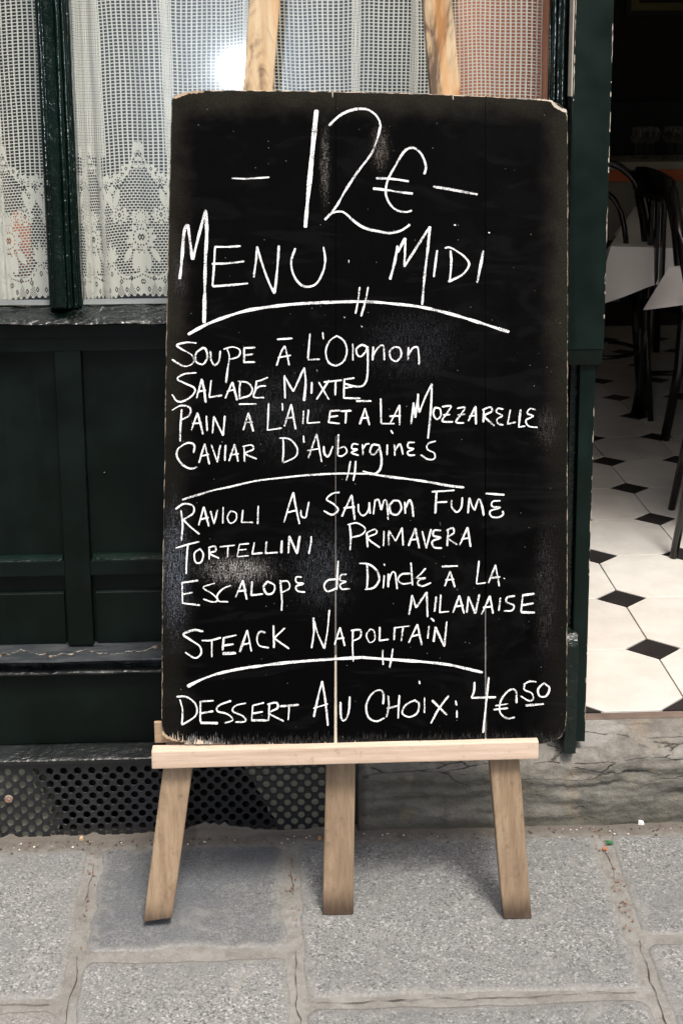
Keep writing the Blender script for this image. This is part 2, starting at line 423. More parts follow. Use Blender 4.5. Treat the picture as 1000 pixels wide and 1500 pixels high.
# ------------------------------------------------------------------ STONE DOORSTEP
def step_mat():
    m = Mat('old_doorstep_stone'); p = m.coord()
    a = m.noise(m.map(p, (7, 7, 16)), 1, 7, .66); b = m.noise(p, 30, 6, .7); c0 = m.noise(p, 210, 3, .7)
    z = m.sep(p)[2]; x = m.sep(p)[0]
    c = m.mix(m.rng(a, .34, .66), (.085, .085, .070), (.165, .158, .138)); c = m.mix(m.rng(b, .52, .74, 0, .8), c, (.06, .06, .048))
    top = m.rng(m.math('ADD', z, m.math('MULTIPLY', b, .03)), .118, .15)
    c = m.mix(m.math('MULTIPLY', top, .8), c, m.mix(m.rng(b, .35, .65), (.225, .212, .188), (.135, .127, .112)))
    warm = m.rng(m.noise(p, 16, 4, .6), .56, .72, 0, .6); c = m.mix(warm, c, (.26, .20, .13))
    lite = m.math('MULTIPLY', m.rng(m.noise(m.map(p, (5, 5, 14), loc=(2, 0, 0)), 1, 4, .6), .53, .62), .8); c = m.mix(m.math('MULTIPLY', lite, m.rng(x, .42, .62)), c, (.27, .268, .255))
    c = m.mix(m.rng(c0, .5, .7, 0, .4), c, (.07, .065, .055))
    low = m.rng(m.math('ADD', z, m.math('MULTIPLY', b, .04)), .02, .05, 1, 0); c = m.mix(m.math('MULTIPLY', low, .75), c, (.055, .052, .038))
    # cracks running along the bedding of the stone
    w = m.noise(m.map(p, (10, 10, 10)), 1, 5, .6, out=1)
    mv = m.n.new('ShaderNodeVectorMath'); mv.operation = 'MULTIPLY_ADD'; m.l.new(w, mv.inputs[0]); mv.inputs[1].default_value = (.06, .05, .02); m.l.new(p, mv.inputs[2])
    cr = m.voro(m.map(mv.outputs[0], (5, 12, 34)), 1, 'DISTANCE_TO_EDGE'); cm = m.math('MULTIPLY', m.math('MULTIPLY', m.rng(cr, .0, .022, 1, 0), m.rng(m.noise(p, 15, 3, .6), .42, .56)), m.rng(z, .085, .12)); c = m.mix(m.math('MULTIPLY', cm, .6), c, (.03, .026, .02))
    m(Base_Color=c, Roughness=.85)
    h = m.math('SUBTRACT', m.math('ADD', a, m.math('MULTIPLY', b, .7)), cm)
    q = m.bump(h, .9, .008); m.bump(c0, .5, .0015, q)
    return m.m
def step_mesh():
    xl = at(524, 1170, 1, 0.0).x; xr = 2.65; n = 480
    prof = []
    for t in np.linspace(-.03, .115, 34): prof.append((-.004, t))
    for t in np.linspace(0, 1, 12)[1:]:
        a = t*math.pi/2; prof.append((-.004+.024*(1-math.cos(a)), .115+.036*math.sin(a)))
    for t in np.linspace(0, 1, 26)[1:]: prof.append((.02+t*.10, .151+.009*t))
    bm = bmesh.new(); g = []
    for i in range(n+1):
        x = xl+(xr-xl)*i/n; r = []
        for (y, z) in prof:
            P = Vector((x, y, z))
            d = mnoise.fractal(Vector((x*7, y*14, z*26)), .9, 2.1, 5)*.006 + mnoise.noise(Vector((x*45, y*50, z*60)))*.0016
            # bedding layers that have split off along the upper edge
            if z > .07:
                lay = mnoise.noise(Vector((x*4.2, 0, math.floor((z+.02*mnoise.noise(Vector((x*9, 2, 1))))/.017)*7.3)))
                d += lay*.007
            nrm = Vector((0, -1, .0)) if z < .115 else (Vector((0, -.4, 1)).normalized() if y > .02 else Vector((0, -.8, .6)))
            if y > .1: d *= .4
            r.append(bm.verts.new(P+nrm*d))
        g.append(r)
    for i in range(n):
        for j in range(len(prof)-1): bm.faces.new((g[i][j], g[i+1][j], g[i+1][j+1], g[i][j+1]))
    a0 = [g[0][j] for j in range(len(prof))]
    bk = [bm.verts.new((xl, .12, -.03))]; bm.faces.new(a0+bk)
    bk2 = [bm.verts.new((xr, .12, -.03))]; bm.faces.new([g[n][j] for j in range(len(prof))][::-1]+bk2)
    return fin(bm, True)
M_step = step_mat()
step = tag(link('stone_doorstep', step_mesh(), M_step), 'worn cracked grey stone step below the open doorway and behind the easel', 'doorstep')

# ------------------------------------------------------------------ SHOPFRONT (timber joinery)
Xp = lambda x, y, Y: at(x, y, 1, Y).x
Zp = lambda x, y, Y: at(x, y, 1, Y).z
XL = -1.35                                   # left end beyond the frame
XR = Xp(833, 600, .03)                       # where the door post begins
front = thing('shopfront', (0, 0, .15), 'glossy black-green wooden shop front with panelled base and two curtained window panes', 'shopfront')
YP, YF, YG = .052, .036, .085                # panel, frame face and glass planes
z_led_b, z_led_f = Zp(120, 1090, .03), Zp(120, 1112, -.012)
# bottom ledge, skirting, bead, weathered ledge
link('bottom_ledge', profile_x([(.10, z_led_b+.002), (.031, z_led_b+.001), (.028, z_led_b), (-.010, z_led_f+.001), (-.013, z_led_f-.002), (-.012, z_led_f-.009), (-.008, z_led_f-.011), (.10, z_led_f-.011)], XL, Xp(523, 1105, 0), 120, .0012, 3), M_bead, front)
zb0, zb1 = Zp(120, 989, .022), Zp(120, 978, .022)
link('skirting_board', box(XL, XR, .03, .09, z_led_b+.003, zb0-.001, .001, .0007, .04), M_panel, front)
prof = [(.09, zb0), (.029, zb0)]+[(.024-.014*math.sin(a), zb0+.002+(zb1-zb0-.002)*(1-math.cos(a))/2) for a in np.linspace(.1, math.pi-.1, 8)]+[(.034, zb1+.001), (.034, zb1+.012), (.09, zb1+.012)]
link('bead_moulding', profile_x(prof, XL, XR, 160, .0014, 8, 18), M_bead, front)
zl0, zl1 = Zp(120, 966, 0.0), Zp(120, 943, .048)
link('weathered_ledge', profile_x([(.09, zb1+.0125), (.028, zb1+.0125), (.004, zl0-.006), (-.001, zl0-.004), (0, zl0), (.048, zl1), (.09, zl1+.002)], XL, XR, 160, .0016, 5, 15), M_ledge, front)
# panelled base
z_top, z_mt, z_mb, z_lo = Zp(120, 514, YF), Zp(120, 822, YF), Zp(120, 843, YF), zl1+.0025
sx0, sx1 = Xp(84, 560, YF), Xp(122, 560, YF); sx0 = (sx0+Xp(98, 930, YF))/2; sx1 = (sx1+Xp(135, 930, YF))/2
stiles = [(XL, XL+.05), (sx0, sx1), (sx0+.50, sx1+.50), (XR-.045, XR-.0005)]
for i, (a, b) in enumerate(stiles): link('stile', box(a, b, YF, .09, z_lo, z_top-.0005, .0012, .0004, .05, i), M_panel, front)
for (a, b) in zip(stiles, stiles[1:]):
    x0, x1 = a[1]+.0005, b[0]-.0005
    link('middle_rail', box(x0, x1, YF+.0006, .09, z_mb, z_mt, .0012, .0004, .05, 4), M_panel, front)
    for nm, za, zb_ in (('upper_panel', z_mt+.0005, z_top-.0005), ('lower_panel', z_lo, z_mb-.0005)):
        link(nm, box(x0, x1, YP+.004, .09, za, zb_, .0, .0006, .06, 2), M_panel, front)
        # quarter-round moulding that catches the light along the foot of the panel
        if nm == 'upper_panel':
            link('panel_moulding', profile_x([(YP+.004, za+.008), (YP-.002, za+.0075), (YF+.005, za+.003), (YF+.001, za), (YP+.004, za)], x0+.004, x1-.004, 50, .0004, 3), M_gloss, front)
        else:
            zc = Zp(120, 868, YP); link('panel_moulding', profile_x([(YP+.004, zc+.004), (YP, zc+.0035), (YP-.004, zc), (YP-.004, za), (YP+.004, za)], x0+.006, x1-.006, 50, .0004, 4), M_panel, front)
# top rail, fascia and lumpy sill
z_f0, z_s0, z_s1 = Zp(120, 493, YF), Zp(120, 477, .012), Zp(120, 456, .055)
link('top_rail', box(XL, XR, YF-.001, .12, z_top, z_f0-.0005, .001, .0008, .05), M_panel, front)
link('sill_fascia', box(XL, XR, YF-.007, .12, z_f0, z_s0-.0005, .001, .0010, .05), M_panel, front)
zg = Zp(120, 446, YG)
link('window_sill', profile_x([(.12, z_s0), (.02, z_s0), (.010, z_s0+.001), (.007, z_s0+.004), (.010, z_s0+.008), (.030, z_s0+.014), (.052, z_s1), (.058, z_s1+.001), (.066, z_s1+.004), (.070, zg-.002), (.078, zg), (.12, zg)], XL, XR, 320, .0042, 4, 22), M_sill, front)
ZT = 2.25
# window bar with rounded mouldings on both sides
bl, br_ = Xp(60, 215, .045), Xp(108, 215, .06)
link('window_bar', box(bl+.014, br_-.022, .036, .105, zg+.0005, ZT, .004, .0009, .05), M_gloss, front)
def bar_bead(x, r, y, nm='bar_moulding', s=0, sy=1.0):
    bm = bmesh.new(); n = 70; rings = []
    for i in range(n+1):
        z = zg+(ZT-zg)*i/n
        rings.append([bm.verts.new(Vector((x+r*math.cos(a), y-r*sy*math.sin(a), z))+mnoise.noise_vector(Vector((x*10+s, a, z*16)))*.0007) for a in np.linspace(-.3, math.pi+.3, 12)])
    for i in range(n):
        for k in range(11): bm.faces.new((rings[i][k], rings[i][k+1], rings[i+1][k+1], rings[i+1][k]))
    return link(nm, fin(bm, True), M_gloss, front)
bar_bead(bl+.006, .0062, .058, s=1); bar_bead(bl+.0125, .003, .048, s=5); bar_bead(br_-.018, .0055, .050, s=2); bar_bead(br_-.0085, .0045, .058, s=3); bar_bead(br_-.002, .004, .068, s=4)
link('window_bar', box(bl-.0005, br_, .064, .11, zg+.0006, ZT-.001, .001), M_gloss, front)
# right window stile
wx0 = Xp(805, 60, .055); wx1 = Xp(832, 60, .036)
link('window_stile', box(wx0+.012, wx1-.002, .040, .12, zg+.001, ZT, .002, .0008, .05), M_gloss, front)
bar_bead(wx0+.009, .005, .056, s=7); bar_bead(wx0+.0025, .003, .066, s=8); bar_bead(wx1-.008, .004, .040, s=9)
link('window_stile', box(XL, XL+.05, .040, .12, zg+.001, ZT, .002), M_gloss, front)
link('window_head', box(XL, XR, .030, .12, ZT+.0005, ZT+.12, .002), M_gloss, front)
# panes with a pale line of putty at their foot
def schlick(m, f0, k=1.0):
    """reflectance of a thin sheet, the same from both sides"""
    lw = m.n.new('ShaderNodeLayerWeight'); lw.inputs[0].default_value = .5
    p5 = m.math('POWER', lw.outputs['Facing'], 5.0)
    return m.math('ADD', f0, m.math('MULTIPLY', p5, k))
def glass():
    m = Mat('window_glass'); m.n.remove(m.b); out = m.n['Material Output']
    tr = m.n.new('ShaderNodeBsdfTransparent'); tr.inputs[0].default_value = (.97, .98, .975, 1)
    gl = m.n.new('ShaderNodeBsdfGlossy'); gl.inputs['Roughness'].default_value = .08
    g2 = m.n.new('ShaderNodeBsdfGlossy'); g2.inputs['Roughness'].default_value = .31; g2.inputs['Color'].default_value = (.8, .9, 1, 1)
    fr = schlick(m, .055, .9)
    mg = m.n.new('ShaderNodeMixShader'); mg.inputs[0].default_value = .62; m.l.new(gl.outputs[0], mg.inputs[1]); m.l.new(g2.outputs[0], mg.inputs[2])
    mx = m.n.new('ShaderNodeMixShader'); m.l.new(fr, mx.inputs[0]); m.l.new(tr.outputs[0], mx.inputs[1]); m.l.new(mg.outputs[0], mx.inputs[2])
    m.l.new(mx.outputs[0], out.inputs[0])
    return m.m
M_glass = glass()
M_putty = paint('grey_putty', (.065, .075, .075), .5, (20, 20, 20), .3)
for x0, x1 in ((XL+.05, bl), (br_, wx0)):
    link('glass_pane', box(x0+.0005, x1-.0005, YG, YG+.0035, zg+.001, ZT-.001, 0), M_glass, front)
    link('putty_line', profile_x([(YG-.0005, zg+.010), (YG-.003, zg+.008), (YG-.009, zg+.0015), (YG-.0005, zg+.0015)], x0+.002, x1-.002, 60, .0012, 2), M_putty, front)
# door post: upper board, small cove, narrower lower board
def post_mat():
    return M_post
px0, px1 = Xp(834, 300, .0), Xp(890, 300, .0)
zc0, zc1 = Zp(860, 533, .012), Zp(860, 513, .0)
pxl = Xp(864, 800, .014)
link('door_post', box(px0, px1, .0, .155, zc1+.001, 2.598, .0015, .0004, .05), M_post, front)
link('post_cove', profile_x([(.006, zc0), (.004, zc0+.004), (.002, zc1-.003), (.0005, zc1), (.15, zc1), (.15, zc0)], px0, px1-.002, 6, 0), M_post, front)
link('lower_door_post', box(Xp(842, 800, .014), pxl, .013, .15, .17, zc0-.0005, .0015, .0004, .05), M_post, front)
link('post_filler', box(XR+.0005, Xp(842, 800, .014)-.0005, .03, .15, .17, zc0-.0006, .001), M_gloss, front)
link('post_filler', box(XR+.0005, px0-.0005, .03, .15, zc0, 2.598, .001), M_panel, front)
# rounded plinth block at the foot of the post
bx0, bx1 = Xp(829, 1000, -.012), Xp(845, 1000, -.012); zt = Zp(838, 932, -.012)
pb = []
for a in np.linspace(0, math.pi/2, 7): pb.append((-.012+.022*(1-math.cos(a)), zt-.03+.03*math.sin(a)))
pb = [(.03, .158), (-.012, .158)]+pb+[(.03, zt)]
link('plinth_block', profile_x(pb, bx0, bx1, 10, .002, 3, 40), paint('peeling_green_paint', (.0015, .006, .004), .3, (20, 20, 20), .6, lump=1.0, chips=.7, chip_col=(.25, .3, .27)), front)
# paint chipped off along the sharp edges of the boards
def chips(x, y, z0, z1, n, w, seed, parent):
    rnd = random.Random(seed); bm = bmesh.new()
    for i in range(n):
        z = z0+(z1-z0)*rnd.random(); h = rnd.choice((.002, .003, .005, .009, .014))*(.6+rnd.random()); ww = w*(.4+.7*rnd.random())
        ring = []
        for a in np.linspace(0, 2*math.pi, 9)[:-1]:
            ring.append(bm.verts.new((x-ww*.5+math.cos(a)*ww*.6*(.7+.5*rnd.random()), y-.0009, z+math.sin(a)*h*(.7+.5*rnd.random()))))
        bm.faces.new(ring)
    o = link('chipped_paint', fin(bm), dark('bare_undercoat', (.42, .38, .31), .8), parent); o['kind'] = 'stuff'; return o
chips(px1-.0005, 0, 1.0, 1.75, 34, .0018, 3, front)
chips(pxl-.0005, .013, .17, .95, 20, .0017, 4, front)
chips(px0+.0025, 0, 1.40, 1.75, 26, .002, 6, front)
link('bare_edge', box(px0-.0025, px0-.0003, -.0005, .03, 1.41, 1.9, .0004), dark('bare_timber_edge', (.45, .40, .32), .7), front)
# a screw head and scuffs on the panels
bm = bmesh.new(); c = at(153, 693, 1, YP+.004)
bmesh.ops.create_uvsphere(bm, u_segments=10, v_segments=6, radius=.0035, matrix=Matrix.Translation(c) @ Matrix.Diagonal((1, .5, .8, 1))); link('screw_head', fin(bm, True), M_gloss, front)

# ------------------------------------------------------------------ VENTILATION GRILLE
vent = thing('ventilation_grille', (-.3, 0, 0), 'black perforated metal grille at pavement level under the wooden shop front', 'grille')
def grille():
    zt_, zbm = z_led_f-.012, -.004; xr = at(524, 1170, 1, .0).x-.001; xl = XL
    a0, a1 = at(112+0, 1200, 1, 0), at(132.5, 1200, 1, 0)
    pitch = (at(11.5+20.5*10, 1130, 1, 0).x-at(11.5, 1132, 1, 0).x)/10
    z_first = Zp(12, 1131.5, 0); z_last = Zp(16, 1223.5, 0); rowh = (z_first-z_last)/10
    x_first = at(11.5, 1131.5, 1, 0).x
    bm = bmesh.new(); th = .002; rad = pitch*.26; K = 12
    hw = pitch/4; cellw = pitch/2
    # every hole sits in a diamond cell; the plate is the cells' rims
    nC = int((xr-x_first)/cellw)+1; n0 = -int((x_first-xl)/cellw)
    y = 0.0
    def hole(cx_, cz):
        out = []; inn = []
        for k in range(K):
            a = 2*math.pi*(k+.0)/K; ca, sa = math.cos(a), math.sin(a)
            d = 1/(abs(ca)/(cellw)+abs(sa)/(rowh))
            out.append(bm.verts.new((cx_+ca*d, y, cz+sa*d)))
            j = 1+.07*mnoise.noise(Vector((cx_*90, k, cz*90)))
            inn.append((cx_+ca*rad*j, cz+sa*rad*j))
        v1 = [bm.verts.new((p[0]*1+(p[0]-cx_)*.07, y-.0003, p[1]+(p[1]-cz)*.07)) for p in inn]
        v2 = [bm.verts.new((p[0], y+.0004, p[1])) for p in inn]; v3 = [bm.verts.new((p[0], y+th, p[1])) for p in inn]
        for A, B in ((out, v1), (v1, v2), (v2, v3)):
            for k in range(K): bm.faces.new((A[k], A[(k+1) % K], B[(k+1) % K], B[k]))
    for rI in range(11):
        z = z_first-rowh*rI
        for cI in range(n0, nC):
            if (cI+rI) % 2: continue
            x = x_first+cellw*cI
            if x+cellw > xr or x-cellw < xl: continue
            hole(x, z)
    # plain margins of the sheet
    def strip(x0, x1, z0, z1, yy=y+.0006):
        bm.faces.new([bm.verts.new(q) for q in ((x0, yy, z0), (x1, yy, z0), (x1, yy, z1), (x0, yy, z1))])
    strip(xl, xr, z_first, zt_, y+.0009)if False else None
    # saw-tooth fill between the outer diamonds and straight edges
    for rI, zz, s in ((0, z_first, 1), (10, z_last, -1)):
        for cI in range(n0, nC+1):
            x = x_first+cellw*cI
            if (cI+rI) % 2 == 0:
                e = zt_ if s > 0 else zbm
                # pieces left and right of each top corner
                for sg in (-1, 1):
                    pts = [(x, zz+s*rowh), (x+sg*cellw, zz), (x+sg*cellw, e), (x, e)]
                    if not (xl <= x+sg*cellw <= xr+1e-4) : continue
                    bm.faces.new([bm.verts.new((p[0], y, p[1])) for p in pts])
    for rI in range(11):
        z = z_first-rowh*rI
    return bm, xl, xr, zt_, zbm, x_first, cellw, nC, n0
bm, gx0, gx1, gz1, gz0, gxf, gcell, gN, gn0 = grille()
# triangles at the two ends
link('perforated_sheet', fin(bm), M_iron, vent)
endx = gxf+gcell*math.floor((gx1-gxf)/gcell)
link('side_strip', box(endx-gcell*1.0, gx1, -.0035, .0015, gz0+.02, gz1, .0006), M_iron, vent)
M_wallback = paint('damp_wall_behind', (.17, .17, .13), .9, (20, 20, 20), .8, grime=.5)
M_void = dark('vent_shade_black', (.006, .006, .006), 1)
def backing(x0, x1, f):
    bm = bmesh.new(); n = 14; v = []
    for i in range(n+1):
        z = gz0+(gz1-gz0)*i/n; a, b = f(z, x0, x1); v.append((bm.verts.new((a, .008, z)), bm.verts.new((b, .008, z)), bm.verts.new((b, .09, z)), bm.verts.new((a, .09, z))))
    for p, q in zip(v, v[1:]):
        for k in range(4): bm.faces.new((p[k], p[(k+1) % 4], q[(k+1) % 4], q[k]))
    bm.faces.new(v[0]); bm.faces.new(v[-1]); return fin(bm)
xa, xb = Xp(62, 1170, .014), Xp(385, 1170, .014)
link('wall_backing', backing(XL, xa, lambda z, a, b: (a, b+(gz1*.5-z)*.25+.012*mnoise.noise(Vector((3, z*60, 0))))), M_wallback, vent)
link('wall_backing', backing(xb, gx1, lambda z, a, b: (a-(z-.07)*.5+.01*mnoise.noise(Vector((8, z*60, 0))), b)), M_wallback, vent)
link('shade_sheet', box(XL, gx1, .10, .11, gz0, gz1, 0), M_void, vent)  # black sheet painted as the shade inside the vent
# crust of splashed mortar along the foot of the grille
def crust():
    bm = bmesh.new(); n = 260; rows_ = []
    for i in range(n+1):
        x = XL+(gx1-XL)*i/n
        h = .006+.010*max(0, mnoise.noise(Vector((x*9, 1, 0))))+.012*max(0, mnoise.noise(Vector((x*31, 4, 0))))
        bump = .03*math.exp(-((x-Xp(310, 1215, 0))/.06)**2); h += bump*(.6+.5*mnoise.noise(Vector((x*60, 2, 0))))
        rows_.append([bm.verts.new((x, -.024-.006*mnoise.noise(Vector((x*20, 9, 0))), -.004)), bm.verts.new((x, -.010, .002+.002*mnoise.noise(Vector((x*50, 3, 0))))), bm.verts.new((x, -.004, .004)), bm.verts.new((x, -.0022, h*.6)), bm.verts.new((x, -.0009, h)), bm.verts.new((x, .003, h))])
    for a, b in zip(rows_, rows_[1:]):
        for k in range(5): bm.faces.new((a[k], b[k], b[k+1], a[k+1]))
    return fin(bm, True)
link('mortar_crust', crust(), M_mortar, vent)
# rusty bolt
bm = bmesh.new(); c = at(13, 1171, 1, -.003)
bmesh.ops.create_cone(bm, cap_ends=True, segments=14, radius1=.0085, radius2=.007, depth=.003, matrix=Matrix.Translation(c) @ Matrix.Rotation(R(90), 4, 'X'))
bmesh.ops.create_cone(bm, cap_ends=True, segments=6, radius1=.0045, radius2=.004, depth=.006, matrix=Matrix.Translation(c+Vector((0, -.002, 0))) @ Matrix.Rotation(R(90), 4, 'X'))
def rust():
    m = Mat('rusty_steel'); n = m.noise(m.coord(), 150, 4, .6); m(Base_Color=m.mix(m.rng(n, .4, .6), (.22, .21, .19), (.24, .09, .035)), Roughness=.7); return m.m
link('bolt', fin(bm), rust(), vent)

# ------------------------------------------------------------------ LACE CURTAINS
UN = 0.00088                                  # size of one fabric cell in metres
def lace_mask(U, V):
    """U: cells across, V: height above the hem in cells; True where there is thread"""
    per = 140.0                               # repeat of the pattern
    top = 248.0
    u = ((U+per/2) % per)-per/2               # -70..70, 0 = the crown motif
    v = V/1.33
    au = np.abs(u)
    net = ((U % 10) < 3) | ((V % 7) < 2)
    # hexagonal ground
    hx, hy = 8.0, 6.0
    row = np.floor(V/hy); uu = (U+np.where(row % 2 > 0, hx/2, 0)) % hx; vv = V % hy
    hexg = (uu < 1.9) | (vv < 1.9) & ~((uu > 3) & (uu < 5) & (vv < .0))
    solid = np.zeros(U.shape, bool); hole = np.zeros(U.shape, bool)
    def ell(cx_, cy_, rx, ry): return ((au-cx_)/rx)**2+((v-cy_)/ry)**2 < 1
    def ring(cx_, cy_, r, w): d = np.sqrt((au-cx_)**2+(v-cy_)**2); return np.abs(d-r) < w
    def flower(cx_, cy_, r, n, core):
        dx = u*np.sign(1)-cx_; 
        out = np.zeros(U.shape, bool)
        for s in (-1, 1):
            ex = u-s*cx_; ang = np.arctan2((v-cy_)*1.33, ex); d = np.hypot(ex, (v-cy_)*1.33)
            out |= d < 1.14*r*(.84+.17*np.cos(n*ang))
        return out
    def eye(cx_, cy_, r):
        o = np.zeros(U.shape, bool)
        for s in (-1, 1): o |= (np.abs(u-s*cx_)/1.0+np.abs(v-cy_)/1.2 < r)
        return o
    def petal(cx_, cy_, ang, L, W):
        o = np.zeros(U.shape, bool)
        for s in (-1, 1):
            ex = (u-s*cx_)*s; ey = v-cy_; a = R(ang); p = ex*math.cos(a)+ey*math.sin(a); q = -ex*math.sin(a)+ey*math.cos(a)
            o |= (p > 0) & (p < L) & (np.abs(q) < W*np.sin(np.clip(p/L, 0, 1)*math.pi)**.7)
        return o
    # hem band with scalloped upper edge
    band = 34+26*np.exp(-(au/17.0)**2)+8*(au/70.0)**4
    solid |= v < band
    # swags above: edge of the lace field
    edge = 190+50*np.clip((au-24)/40, 0, 1)**2.0
    lace = v < edge
    swag = (np.abs(v-edge+4) < 3.2+1.2*np.sin(au*.8)) & (au > 20) | (np.abs(v-(edge-2-30*np.exp(-((au-66)/9)**2))) < 2.6) & (au > 40)
    solid |= swag & (v < edge+7)
    solid |= ell(66, 232, 8, 15) & ~ell(66, 231, 4.2, 8)
    solid |= flower(0, 188, 13, 5, 3) | flower(25, 190, 12, 6, 3) | flower(44, 204, 10, 5, 3) | flower(12, 174, 8, 5, 3)
    solid |= petal(12, 142, 105, 34, 6) | petal(16, 142, 70, 34, 6) | petal(4, 152, 90, 22, 4)
    solid |= flower(27, 132, 18, 8, 4)
    solid |= flower(66, 128, 15, 8, 4) | flower(67, 96, 26, 9, 5)
    solid |= petal(60, 76, -100, 36, 8) | petal(50, 80, -128, 30, 6) | petal(68, 74, -88, 38, 7)
    solid |= petal(0, 58, 90, 34, 4) | petal(0, 58, 62, 30, 4) | petal(0, 58, 34, 22, 3.4)
    # eyelets and outlines left open
    def dots(r, n, cx_, cy_, rr):
        o = np.zeros(U.shape, bool)
        for s in (-1, 1):
            for k in range(n):
                a = 2*math.pi*k/n; o |= (np.hypot(u-(s*cx_+r*math.cos(a)), v-(cy_+r*math.sin(a))) < rr)
        return o
    hole |= dots(9, 10, 27, 132, 1.5) | dots(13, 13, 67, 96, 1.6) | dots(7, 8, 66, 128, 1.2) | dots(7, 7, 0, 180, 1.2) | dots(6, 7, 27, 186, 1.2)
    hole |= eye(27, 132, 4) & ~eye(27, 132, 1.6); hole |= eye(67, 96, 5) & ~eye(67, 96, 2); hole |= eye(0, 180, 4) & ~eye(0, 180, 1.6) | eye(27, 186, 3.5) & ~eye(27, 186, 1.4)
    hole |= eye(44, 205, 3.4) & ~eye(44, 205, 1.4)
    hole |= (np.abs(v-(edge-14)) < 1.1) & ((U % 5) < 3) & (au > 20)
    hole |= (np.abs(v-(band-6)) < 1.4) & ((U % 6) < 3)
    for cx_, cy_ in ((0, 40), (22, 26), (45, 30), (68, 24), (33, 12), (57, 12), (10, 14)): hole |= eye(cx_, cy_, 4.2) & ~eye(cx_, cy_, 2.0)
    # little patches of fine netting in the hem
    for cx_, w_ in ((20, 9), (44, 10)):
        tri = (np.abs(au-cx_) < (26-v)*.45) & (v > 3) & (v < 26)
        hole |= tri & ((((U+V) % 5) < 2.5) & (((U-V) % 5) < 2.5))
    res = np.where(lace, hexg, net)
    res = (res | solid) & ~(hole & (v < edge+6))
    res &= ~((v < 2.5+2*np.cos(u*.45)) & (v >= 0))
    return res
def curtain(name, x0, x1, folds, z_hem, z_top, y0, label, seed, phase):
    """folds(s) -> (x offset, y offset) for fabric parameter s in metres"""
    W = x1-x0
    ss = np.linspace(0, 1, 2000)
    # fabric density: how many metres of cloth per metre of width
    dens = folds(x0+ss*W)
    cum = np.concatenate(([0], np.cumsum((dens[1:]+dens[:-1])/2)*W/1999)); total = cum[-1]
    nu = int(total/UN); nv = int((z_top-z_hem)/UN)
    iu = np.arange(nu+1); xs = np.interp(iu*UN, cum, x0+ss*W)
    dd = np.interp(xs, x0+ss*W, dens)
    # pleats: cloth that is gathered swings in depth
    ph = iu*UN*2*math.pi/.034
    amp = np.clip((dd-1), 0, 3)*.0011
    U, V = np.meshgrid(np.arange(nu)+.5, np.arange(nv)+.5, indexing='ij')
    mask = lace_mask(U+phase, V)
    # where the cloth is gathered two layers overlap and close most of the mesh
    dc = np.interp(U*UN, cum, dens); wob_ = 3*np.sin(V*.05+U*.02)+2*np.sin(V*.021)
    mask |= (dc > 1.5) & ((V > 300) | (dc > 2.05)) & lace_mask(U+phase+55+wob_*.4, V+3)
    mask |= (dc > 2.3) & (V > 330) & (((U+wob_+3) % 10) < 3)
    gx, gz = np.meshgrid(xs, z_hem+np.arange(nv+1)*UN, indexing='ij')
    gi = np.meshgrid(iu, np.arange(nv+1), indexing='ij')[0]
    hgt = (gz-z_hem)
    wav = np.sin(gi*UN*2*math.pi/.11+seed+hgt*1.5)*.004+np.sin(gi*UN*2*math.pi/.047+seed*2+hgt*2.2)*.0018
    gy = y0+wav+(amp*1.0)[:, None]*np.sin(ph[:, None]+hgt*2.0)
    gx = gx+np.sin(hgt*9+gi*UN*21)*.0012+np.sin(hgt*31+gi*UN*60+seed)*.0005+(hgt*.02)*np.sin(gi*UN*16+seed)
    gz = gz+np.sin(gi*UN*26+seed)*.0022+np.sin(gi*UN*75)*.0006
    verts = np.stack([gx, gy, gz], -1).reshape(-1, 3).astype(np.float32)
    ii, jj = np.nonzero(mask); a = ii*(nv+1)+jj
    quads = np.stack([a, a+(nv+1), a+(nv+1)+1, a+1], -1).astype(np.int32)
    used = np.zeros(len(verts), bool); used[quads.ravel()] = True; remap = np.cumsum(used)-1
    verts = verts[used]; quads = remap[quads].astype(np.int32)
    me = bpy.data.meshes.new(name); me.vertices.add(len(verts)); me.vertices.foreach_set('co', verts.ravel())
    me.loops.add(quads.size); me.loops.foreach_set('vertex_index', quads.ravel())
    me.polygons.add(len(quads)); me.polygons.foreach_set('loop_start', np.arange(0, quads.size, 4, dtype=np.int32)); me.update(calc_edges=True)
    me.shade_smooth()
    print(name, len(quads), 'cells')
    return tag(link(name, me, M_lace), label, 'curtain')
def lace_mat():
    m = Mat('cotton_thread'); p = m.coord(); n = m.noise(m.map(p, (30, 30, 900)), 1, 2, .5); n2 = m.noise(p, 8, 3, .5)
    c = m.mix(n2, (.87, .85, .75), (.94, .92, .83))
    m(Base_Color=c, Roughness=.9, Specular_IOR_Level=.1)
    out = m.n['Material Output']; t = m.n.new('ShaderNodeBsdfTranslucent'); m.l.new(c, t.inputs[0])
    mx = m.n.new('ShaderNodeMixShader'); mx.inputs[0].default_value = .36; m.l.new(m.b.outputs[0], mx.inputs[1]); m.l.new(t.outputs[0], mx.inputs[2]); m.l.new(mx.outputs[0], out.inputs[0])
    m.bump(n, .3, .0006)
    return m.m
M_lace = lace_mat()
YC = .118
Xc = lambda x, y: at(x, y, 1, YC).x
gz_hem = zg+.006
def gather(spots):
    def f(x):
        d = np.ones_like(x)*1.04
        for (px, w, k) in spots: d += k*np.exp(-((x-Xc(px, 220))/w)**2)
        return d
    return f
curtain('net_curtain', Xc(-330, 220), Xc(92, 220), gather([(-4, .014, 1.8), (-150, .03, 1.6), (-250, .03, 1.6)]), gz_hem, 1.66, YC,
        'white net curtain with lace hem in the narrow left window pane', 1, 38)
